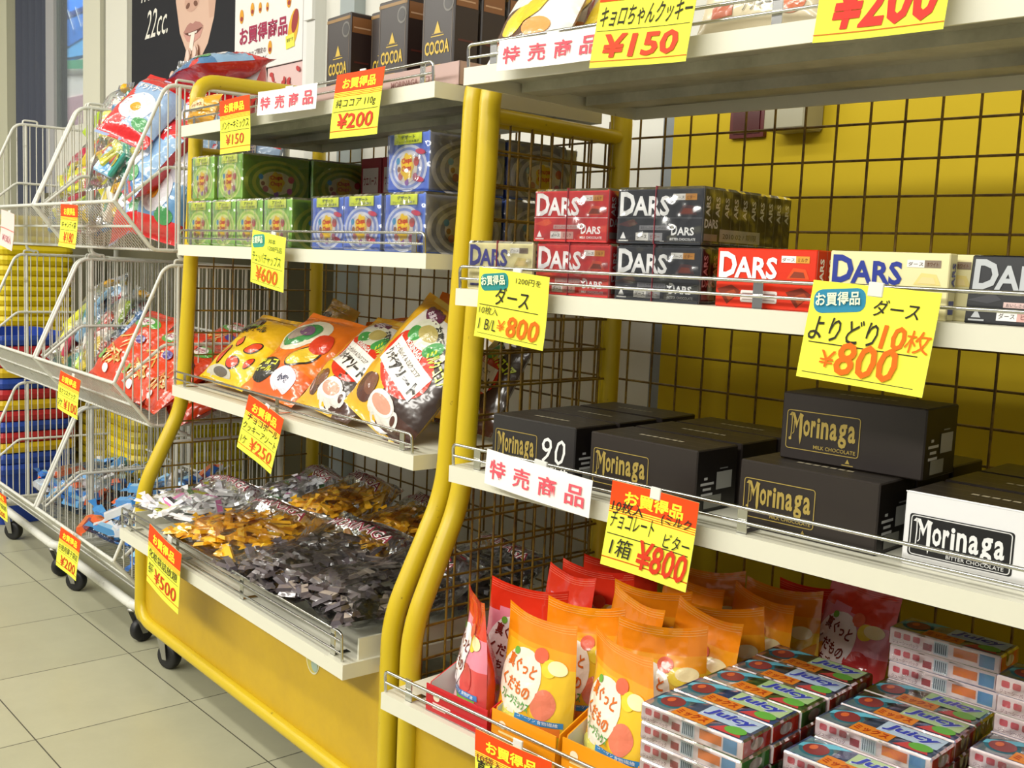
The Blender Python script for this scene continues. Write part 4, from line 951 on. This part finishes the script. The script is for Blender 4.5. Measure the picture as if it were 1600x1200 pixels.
for i, (df, cf, cb, x, y, w, h, t, rx, ry, rz, lb) in enumerate((
    (d_yel, cf_y, 'd0a01a', .155, .100, .20, .20, .06, -48, 2, 2, 'yellow snack bag with red blobs, leftmost on the third shelf'),
    (d_yel, cf_y, 'd0a01a', .215, .265, .19, .19, .05, -25, 6, -14, 'yellow snack bag standing behind the leftmost one'),
    (d_org, cf_o, 'd8701a', .365, .098, .21, .215, .06, -46, 3, 0, 'orange snack bag second from the left on the third shelf'),
    (d_org, cf_o, 'd8701a', .46, .270, .20, .18, .05, -30, -8, 8, 'orange red snack bag lying behind the orange one'),
    (d_assort, cf_a, 'd8b040', .585, .094, .20, .225, .06, -46, 4, -2, 'cookie assortment bag second from the right, leaning low'),
    (d_assort, cf_a, 'd8b040', .765, .086, .215, .235, .065, -33, 17, -4, 'cookie assortment bag at the right, tallest and most upright'),
    (d_assort, cf_a, '4a2c20', .66, .245, .20, .20, .05, -35, 0, 4, 'cookie assortment bag behind the low leaning one'),
    (d_org, cf_o, 'd8701a', .60, .300, .19, .22, .05, -25, 10, 6, 'red topped snack bag at the back of the third shelf'),
    (d_assort, cf_a, '4a2c20', .825, .215, .19, .20, .05, -30, 0, -4, 'cookie assortment bag behind the tallest bag'))):
    o = flat_bag(w, h, t, 40+i, df, cf, cb, wr=.005); tag(o, lb, 'snack bag', GS); MID.put(o, x, y, z3+.012, rx=rx, ry=ry, rz=rz)
# ------------------------------------------------------------------ clear bags of wrapped sweets
def heap(b, w, d, t, n, cols, r2, L, W_, H_, VM=.9):
    for i in range(n):
        u, v = r2.uniform(-.42, .42), r2.uniform(.03, VM)
        e = max(.05, 1-(2*u)**2)**.5*max(.12, 1-(2*v-1)**6)**.5
        z = (t*.42*e-.012)*(1 if i % 3 else r2.uniform(.2, .9)); a = r2.gauss(0, .55)+(PI/2 if r2.random() < .2 else 0)
        c = r2.choice(cols); M = Matrix.Translation((u*w, v*d, z)) @ Euler((r2.gauss(0, .2), r2.gauss(0, .25), a)).to_matrix().to_4x4()
        P = [(-L, -W_*.9, .001), (-L*.72, -W_*.35, 0), (-L*.62, -W_, 0), (L*.62, -W_, 0), (L*.72, -W_*.35, 0), (L, -W_*.9, .001), (L, W_*.9, .001), (L*.72, W_*.35, 0), (L*.62, W_, 0), (-L*.62, W_, 0), (-L*.72, W_*.35, 0), (-L, W_*.9, .001)]
        T = [(-L*.56, -W_*.6, H_), (L*.56, -W_*.6, H_), (L*.56, W_*.6, H_), (-L*.56, W_*.6, H_)]
        A = [M @ Vector(p) for p in P+T]
        b.add(A, [(0, 1, 10, 11), (4, 5, 6, 7)], c[0]); b.add(A, [(2, 3, 13, 12), (3, 8, 14, 13), (8, 9, 15, 14), (9, 2, 12, 15)], c[0]); b.add(A, [(12, 13, 14, 15)], c[1] if len(c) > 1 else c[0]); b.add(A, [(1, 2, 9, 10), (3, 4, 7, 8)], c[0])
def sweets_bag(w, d, t, seed, cols, n, logo, L=.022, W_=.009, H_=.006, head=True):
    r2 = random.Random(seed); S0 = pillow_surf(w, d, t, seed, .006, .06)
    def T3(u, v, o, side):
        p = S0(u, v, o, side); q = max(0, v-.60) if head else 0
        return Vector((p.x, p.z-q*q*d*.5, -p.y+q*d*.36))
    b = MB(); b.grid(lambda u, v: T3(u, v, 0, -1), 26, 26, WHITE, 0); b.grid(lambda u, v: T3(u, v, 0, 1), 16, 16, WHITE, 0, flip=True)
    film = b.build('sweets_bag', 'clear_film')
    k = MB(); heap(k, w, d, t, n, cols, r2, L, W_, H_, .76 if head else .95); tag(k.build('wrapped_sweets', 'film', film), kind='stuff')
    if head:
        S = lambda u, v, o: T3(u, v, o, -1); h = MB(); c = logo
        for i in range(6):
            a = -38+15*i; x_ = .42+.04*i; h.line(S, [(x_, .82), (x_+.20*math.sin(R(a)), .82+.16*math.cos(R(a)))], .030, c, .0012)
        h.text(S, 'MORINAGA', .14, .70, .72, .10, 'e8e4e0', .05, .0012); h.text(S, 'MORINAGA', .14, .70, .72, .10, c, .0, .0018)
        h.build('printed_header', 'paper', film)
    return film
GB = 'clear bags of wrapped sweets'; z4 = Z4+.024
WH = [('f0eef2', 'e6e2ec'), ('f2f0f0', 'd8d848'), ('ece8ee', 'd878b0'), ('f0f0f0', '5a9a5a'), ('f4f2f2', 'e8e4e8'), ('eceaf0', '3a3a44')]
YL = [('f2b422', 'e8a41e'), ('f4bc2c', 'f2c43a'), ('eeae22', 'f6c63c'), ('f0b428', 'd08a1c')]
DK = [('584e50', '463e42'), ('6c6264', '3a3436'), ('584e50', 'b0a298'), ('4c4448', '7a7074'), ('5c545a', '6a6062')]
for (x, y, z, w, d, t, cols, n, seed, rx, rz, L, lb) in (
    (.175, -.035, .022, .225, .215, .070, WH, 34, 1, 4, 6, .036, 'clear bag of white wrapped sweets at the left front of the lowest tray'),
    (.170, .165, .004, .21, .215, .080, WH, 30, 2, 12, -12, .036, 'clear bag of white wrapped sweets behind the front white bag'),
    (.400, -.056, .008, .27, .240, .075, YL, 48, 3, 4, 4, .034, 'clear bag of yellow wrapped sweets at the front of the lowest tray'),
    (.370, .165, .012, .21, .215, .085, YL, 40, 4, 14, -6, .034, 'clear bag of yellow wrapped sweets at the back, left of two'),
    (.575, .160, .012, .22, .220, .085, YL, 40, 5, 12, -10, .034, 'clear bag of yellow wrapped sweets at the back, right of two'),
    (.640, -.058, .006, .270, .290, .080, DK, 55, 6, 4, 2, .032, 'clear bag of dark wrapped sweets at the front of the lowest tray'),
    (.820, -.050, .014, .215, .280, .085, DK, 44, 7, 4, -10, .032, 'clear bag of dark wrapped sweets beside the right post of the tray'),
    (.800, .190, .004, .220, .200, .070, DK, 36, 8, 8, -4, .032, 'clear bag of dark wrapped sweets at the back right of the tray')):
    o = sweets_bag(w, d, t, seed, cols, n*2, '8a2a3a', L=L); tag(o, lb, 'sweets bag', GB); MID.put(o, x, y, z4+t*.45+z, rx=rx, rz=rz)
# ------------------------------------------------------------------ top of the yellow rack, left end
def d_rb(b, S):
    b.ell(S, .5, .42, .30, .20, 'e6e8f0', .001, rings=4); b.ell(S, .5, .40, .08, .06, 'e8a83a', .0018, rings=2); b.text(S, 'ホットケーキ', .2, .66, .6, .10, 'f4f0f0', .04, .002); b.ell(S, .76, .22, .14, .08, '4a9a5a', .0014, rings=2)
cf_rb = lambda u, v: 'd8262a' if v > .68+.08*math.sin(u*7) else ('e23034' if (u+v*.6) % .9 > .72 else ('8fb4dc' if v > .25 else '4a80b8'))
cf_br = lambda u, v: 'd42226' if v > .78 or v < .15 else ('e03438' if u < .3+.2*math.sin(v*6) else '9cb8dc')
PMG = 'red and blue pancake mix bags'
pm = [flat_bag(.205, .25, .085, 61, d_rb, cf_rb, 'c8262a', 'mix_bag', wr=.007), flat_bag(.205, .25, .085, 62, d_rb, cf_br, '9cb0d8', 'mix_bag', wr=.007), flat_bag(.20, .245, .085, 63, d_rb, lambda u, v: 'd0d4e2' if v > .55 else ('d8282c' if v < .2 else '6a9ccc'), 'c8262a', 'mix_bag', wr=.007)]
pu = set()
def mixbag(k, fr, x, y, z, rx, ry, rz, lb, sc=1):
    o = dup(pm[k]) if k in pu else pm[k]; pu.add(k); tag(o, lb, 'mix bag', PMG); fr.put(o, x, y, z, rx=rx, ry=ry, rz=rz); o.scale = (sc, sc, sc)
mixbag(0, MID, -.125, .120, 1.285, -78, -8, 4, 'red and blue bag on the very top of the heap beside the yellow tube loop', .82)
mixbag(1, MID, -.235, .030, 1.135, -40, 16, 24, 'red and blue bag high on the front of the heap, left of the tube loop', .8)
o = flat_bag(.11, .06, .04, 66, lambda b, S: (b.ell(S, .5, .5, .3, .25, 'f0d8a0', .001, rings=3), b.text(S, 'ミックス', .26, .44, .48, .12, 'a84a1a', .03, .002)), 'e0a422', 'c8901a'); MID.put(tag(o, 'small amber bag on the top shelf under the yellow tube loop', 'snack bag'), .085, .082, T1+.004, rx=-20, rz=4)
b = MB()
for i in range(5):
    o = carton('wafer_box', .075, .05, .19, {'all': ('9a2a34', 'b03040', '6a3a44', '8a8a92', '9a2a34')[i]}, lambda b: (b.rect(FRONT, .008, .12, .067, .17, 'd8c8c0', .0004), b.text(FRONT, 'ウエハース', .012, .135, .05, .018, '8a2a30', .02, .0007)), f'tall wafer box at the back of the second shelf, {("first", "second", "third", "fourth", "fifth")[i]} from the left', 'wafer box', 'wafer boxes behind the lollipops')
    MID.put(o, .285+.08*i, .345, zc)

# ------------------------------------------------------------------ wire cart goods
def C(x): return x
# nearer cart, top basket: pancake mix bags heaped against the right, party bags on the left
B1, B2, B3 = [t-.352 for t in TOPS]
for i, (k, x, y, z, rx, ry, rz, lb) in enumerate((
    (2, -.185, .09, B1+.02, -20, 8, 8, 'blue and red mix bag standing at the front right of the top basket'), (0, -.195, .19, B1+.05, -14, -10, -14, 'red and blue mix bag behind the front right one in the top basket'), (1, -.160, .28, B1+.06, -12, 6, 6, 'red and blue mix bag at the back right of the top basket'),
    (1, -.330, .085, B1+.03, -34, -18, 10, 'red mix bag leaning at the front middle of the top basket'), (0, -.170, .130, B1+.170, -26, 14, 24, 'red mix bag lying high on the pile against the right side panel'), (2, -.160, .230, B1+.215, -24, -10, -12, 'blue mix bag on top of the pile beside the right side panel'),
    (0, -.310, .17, B1+.165, -22, 22, -16, 'red mix bag on the middle of the pile in the top basket'), (1, -.330, .26, B1+.19, -18, -6, 4, 'red and blue mix bag at the back middle of the top basket'), (0, -.255, .050, B1+.115, -38, 10, -14, 'red mix bag lying on the front of the pile in the top basket'))):
    mixbag(k, MID, x, y, z, rx, ry, rz, lb)
def party(seed, cols, w=.22, h=.28):
    r2 = random.Random(seed); S0 = pillow_surf(w, h, .09, seed, .007, .06); b = MB()
    pillow(b, S0, WHITE, WHITE, 22, 22); film = b.build('party_bag', 'clear_film'); k = MB()
    for i in range(20):
        c = cols[i % len(cols)]; u, v = r2.uniform(-.26, .26)*w, r2.uniform(.17, .74)*h; L, W_, H_ = r2.uniform(.035, .062), r2.uniform(.026, .044), r2.uniform(.006, .012)
        M = Matrix.Translation((u, r2.uniform(-.026, .026), v)) @ Euler((r2.gauss(0, .3), r2.gauss(0, .9), r2.gauss(0, .3))).to_matrix().to_4x4()
        q = MB(); q.box(-L, L, -H_, H_, -W_, W_, c, 0, .004); q.rect(lambda a, e, o: Vector((a, -H_-o, e)), -L*.6, -W_*.5, L*.5, W_*.4, r2.choice(['f2efe6', 'e8d23a', 'd84a4a', '4aa05a', 'f2efe6']), .0006); q.ell(lambda a, e, o: Vector((a, -H_-o, e)), L*.5, 0, W_*.5, W_*.5, r2.choice(cols), .001, rings=1)
        k.add([M @ Vector(p) for p in q.v], [], WHITE); base = len(k.v)-len(q.v)
        for f, cc, mm, s_ in zip(q.f, q.c, q.m, q.sm): k.f.append(tuple(base+j for j in f)); k.c.append(cc); k.m.append(0); k.sm.append(False)
    tag(k.build('packets', 'film', film), kind='stuff')
    t = MB(); M = Matrix.Translation((0, 0, h*.93)); t.lathe([(.004, -.006), (.010, -.003), (.010, .003), (.004, .006)], M, 'eab020', n=12); t.lathe([(.002, 0), (.011, .006), (.013, .014), (.006, .019), (0, .019)], M @ Matrix.Rotation(R(55), 4, 'Y'), 'eab020', n=10); t.lathe([(.002, 0), (.010, .006), (.012, .013), (.006, .017), (0, .017)], M @ Matrix.Rotation(R(-60), 4, 'Y'), 'eab020', n=10)
    t.build('ribbon_tie', 'carton', film)
    return film
GPB = 'clear party bags of mixed sweets'
PC = [['d8d83a', '2f9a7a', 'e8e4da', 'c83a5a', 'e8b82a'], ['4a90c8', 'e8e4da', '8fb8d8', 'd8d03a', '3a9a8a'], ['e0c83a', 'b0cc3a', '3a78b8', 'd84a3a', 'f0ece4']]
for i, (x, y, z, rx, ry, rz, pc, lb) in enumerate((
    (-.470, .110, B1+.03, -20, 6, 10, 0, 'clear party bag of yellow and green packets, front left of the nearer top basket'), (-.560, .200, B1+.14, -14, -8, -8, 2, 'clear party bag with a yellow tie at the back left of the nearer top basket'), (-.430, .230, B1+.17, -10, 8, 4, 0, 'clear party bag with a yellow tie behind the mix bags in the nearer top basket'), (-.580, .100, B1+.02, -30, -10, 0, 1, 'clear party bag with blue packets beside the cart divider'),
    (-.500, .100, B1+.13, -26, -8, 12, 1, 'clear party bag lying on the others at the left of the nearer top basket'), (-.620, .120, B1+.13, -24, 6, -6, 0, 'clear party bag leaning over the divider between both top baskets'),
    (-.760, .110, B1+.02, -40, 8, -6, 2, 'clear party bag lying at the right front of the far top basket'), (-.800, .200, B1+.06, -22, -12, 12, 1, 'clear party bag with blue packets behind the right front one in the far top basket'), (-.930, .100, B1+.02, -46, 4, 6, 0, 'clear party bag with green packets at the front middle of the far top basket'), (-1.05, .140, B1+.02, -38, -8, 0, 2, 'clear party bag at the left of the far top basket'), (-.900, .120, B1+.11, -40, -10, 8, 0, 'clear party bag on top of the others in the far top basket'), (-.790, .170, B1+.15, -14, 4, -10, 2, 'clear party bag standing at the back right of the far top basket'),
    (-.760, .120, B2+.02, -34, 6, -8, 2, 'clear party bag in the middle basket of the far cart, nearest the divider'), (-.860, .160, B2+.02, -22, -14, 10, 1, 'clear party bag with a tall tip in the middle basket of the far cart'), (-.960, .110, B2+.02, -40, 8, 0, 0, 'clear party bag at the front of the middle basket of the far cart'))):
    o = party(80+i, PC[pc]); tag(o, lb, 'party bag', GPB); MID.put(o, x, y, z+.02, rx=rx, ry=ry, rz=rz)
# middle basket: red potato snack bags
def d_red(b, S):
    b.ell(S, .52, .80, .36, .09, '5aa848', .001, rings=3); b.ell(S, .52, .80, .24, .06, 'eeeae4', .0015, rings=3); b.text(S, 'おさつ', .36, .775, .32, .055, 'b83a6a', .03, .002)
    r2 = random.Random(5)
    for i in range(30): b.line(S, [(.2+.6*r2.random(), .2+.40*r2.random())], .01, 'e0b060') if False else b.rect(S, *(lambda x, y: (x, y, x+.16, y+.022))(.16+.5*r2.random(), .20+.40*r2.random()), r2.choice(['e4b868', 'd8a04a', 'ecc884', 'c8903a']), .001+.00008*i, 3, 1, rot=r2.uniform(-60, 60))
    b.ell(S, .22, .26, .13, .06, '7ab848', .0036, rings=2); b.ell(S, .52, .13, .07, .045, 'eeeaea', .0036, rings=2); b.ell(S, .80, .58, .08, .05, '4a3a8a', .0036, rings=2)
rd = [flat_bag(.185, .225, .055, 70+i, d_red, lambda u, v: 'd83c0c' if v < .9 else 'c4300e', 'b82a0a', 'potato_snack_bag', wr=.006) for i in range(2)]; ru = set()
for i, (x, y, z, rx, ry, rz, lb) in enumerate(((-.430, .055, B2+.060, -44, 4, 2, 'red potato snack bag face up at the left of the middle basket'), (-.390, .10, B2+.022, -62, 2, -6, 'red potato snack bag under the face up one'), (-.255, .050, B2+.04, -46, 4, 2, 'red potato snack bag in the centre of the middle basket'), (-.150, .055, B2+.03, -52, 2, -6, 'red potato snack bag near the right side panel of the middle basket'), (-.110, .100, B2+.015, -60, 12, -14, 'red potato snack bag lowest in the right corner of the middle basket'), (-.300, .190, B2+.03, -58, -4, 10, 'red potato snack bag at the back left of the middle basket'), (-.150, .200, B2+.05, -56, -4, -8, 'red potato snack bag at the back right of the middle basket'), (-.220, .160, B2+.11, -66, 4, 6, 'red potato snack bag on top at the back of the middle basket'))):
    k = i % 2; o = dup(rd[k]) if k in ru else rd[k]; ru.add(k); tag(o, lb, 'potato snack bag', 'red potato snack bags'); MID.put(o, x, y, z, rx=rx, ry=ry, rz=rz)
# lowest basket: clear bags of tube shaped sweets
TB = [('3f8fd8', '5aa8e8'), ('e0602a', 'e87a3a'), ('c8ccd4', 'b8d0e4'), ('5a9ad0', '9ac8e8'), ('d8dce0', 'e4e4e8'), ('2f6ab8', '7ab8e0')]
for i, (x, y, z, w, d, rx, rz, lb) in enumerate(((-.440, .055, .012, .24, .24, 10, 8, 'clear bag of blue and orange tubes at the left of the lowest basket'), (-.270, .060, .010, .22, .23, 12, -8, 'clear bag of blue and orange tubes in the middle of the lowest basket'), (-.130, .060, .012, .17, .23, 10, 6, 'clear bag of blue tubes at the right of the lowest basket'), (-.380, .090, .085, .24, .22, 16, -24, 'clear bag of tubes lying on top in the lowest basket'), (-.800, .070, .012, .22, .23, 10, 8, 'clear bag of tubes in the lowest basket of the far cart, right one'), (-1.02, .070, .012, .22, .23, 10, -8, 'clear bag of tubes in the lowest basket of the far cart, left one'))):
    o = sweets_bag(w*1.12, d*1.1, .10, 100+i, TB, 26, '8a2a3a', L=.072, W_=.013, H_=.016, head=False); tag(o, lb, 'sweets bag', 'clear bags of tube sweets'); MID.put(o, x, y, B3+.045+z, rx=rx, rz=rz)
# ------------------------------------------------------------------ nested shopping baskets beside and behind the carts
def shop_basket(col, rim):
    b = MB(); w, d, h = .40, .27, .20; prof = [(.80, 0), (.97, h-.03), (1.0, h-.03), (1.03, h-.014), (1.0, h), (.965, h), (.95, h-.03), (.785, .004)]
    def ring(s_, z):
        pts = []
        for cx, cy, a0 in ((w/2-.05, d/2-.05, 0), (-w/2+.05, d/2-.05, 90), (-w/2+.05, -d/2+.05, 180), (w/2-.05, -d/2+.05, 270)):
            for k in range(6): t = R(a0+k*18); pts.append(((cx+.05*math.cos(t))*s_, (cy+.05*math.sin(t))*s_, z))
        return pts
    rs = [ring(*p) for p in prof]; n = len(rs[0]); P = [p for q in rs for p in q]
    for i in range(len(rs)-1):
        b.add(P, [(i*n+k, i*n+(k+1) % n, (i+1)*n+(k+1) % n, (i+1)*n+k) for k in range(n)], rim if 1 <= i <= 4 else col, 0, False)
    b.add(rs[0], [tuple(range(n-1, -1, -1))], col); b.add(rs[-1], [tuple(range(n))], col)
    return b.build('shopping_basket', 'carton')
pb = {}
def bstack(x, y, rz, cols, where, dz=.034):
    n = len(cols)
    for i, c in enumerate(cols):
        if c not in pb: pb[c] = o = shop_basket(*c)
        else: o = dup(pb[c])
        k = f'{i+1}'+{1: 'st', 2: 'nd', 3: 'rd', 21: 'st', 22: 'nd'}.get(i+1, 'th'); cn = {'d8c010': 'yellow', '1f3f9a': 'blue', 'a82028': 'red'}[c[0]]
        tag(o, f'{cn} shopping basket, {k if i < n-1 else "topmost and "+k} from the floor, stack {where}', 'shopping basket', 'nested shopping baskets'); MID.put(o, x, y, .001+i*dz, rz=rz)
YC, BC, RC, BC2 = ('d8c010', 'e0c818'), ('1f3f9a', '2448a8'), ('a82028', 'b8262c'), ('1f3f9a', 'd8b818')
bstack(-1.530, .14, 4, [BC, BC, BC2, RC, BC, RC, BC2, RC, BC, BC2, RC, RC, BC], 'left of the far cart', .034)
bstack(-2.06, .30, 2, [YC]*23, 'behind the blue and red baskets', .036)
bstack(-1.40, .515, 90, [YC]*11, 'behind the far cart', .036)
bstack(-1.06, .520, 90, [YC]*12, 'behind the nearer cart', .036)
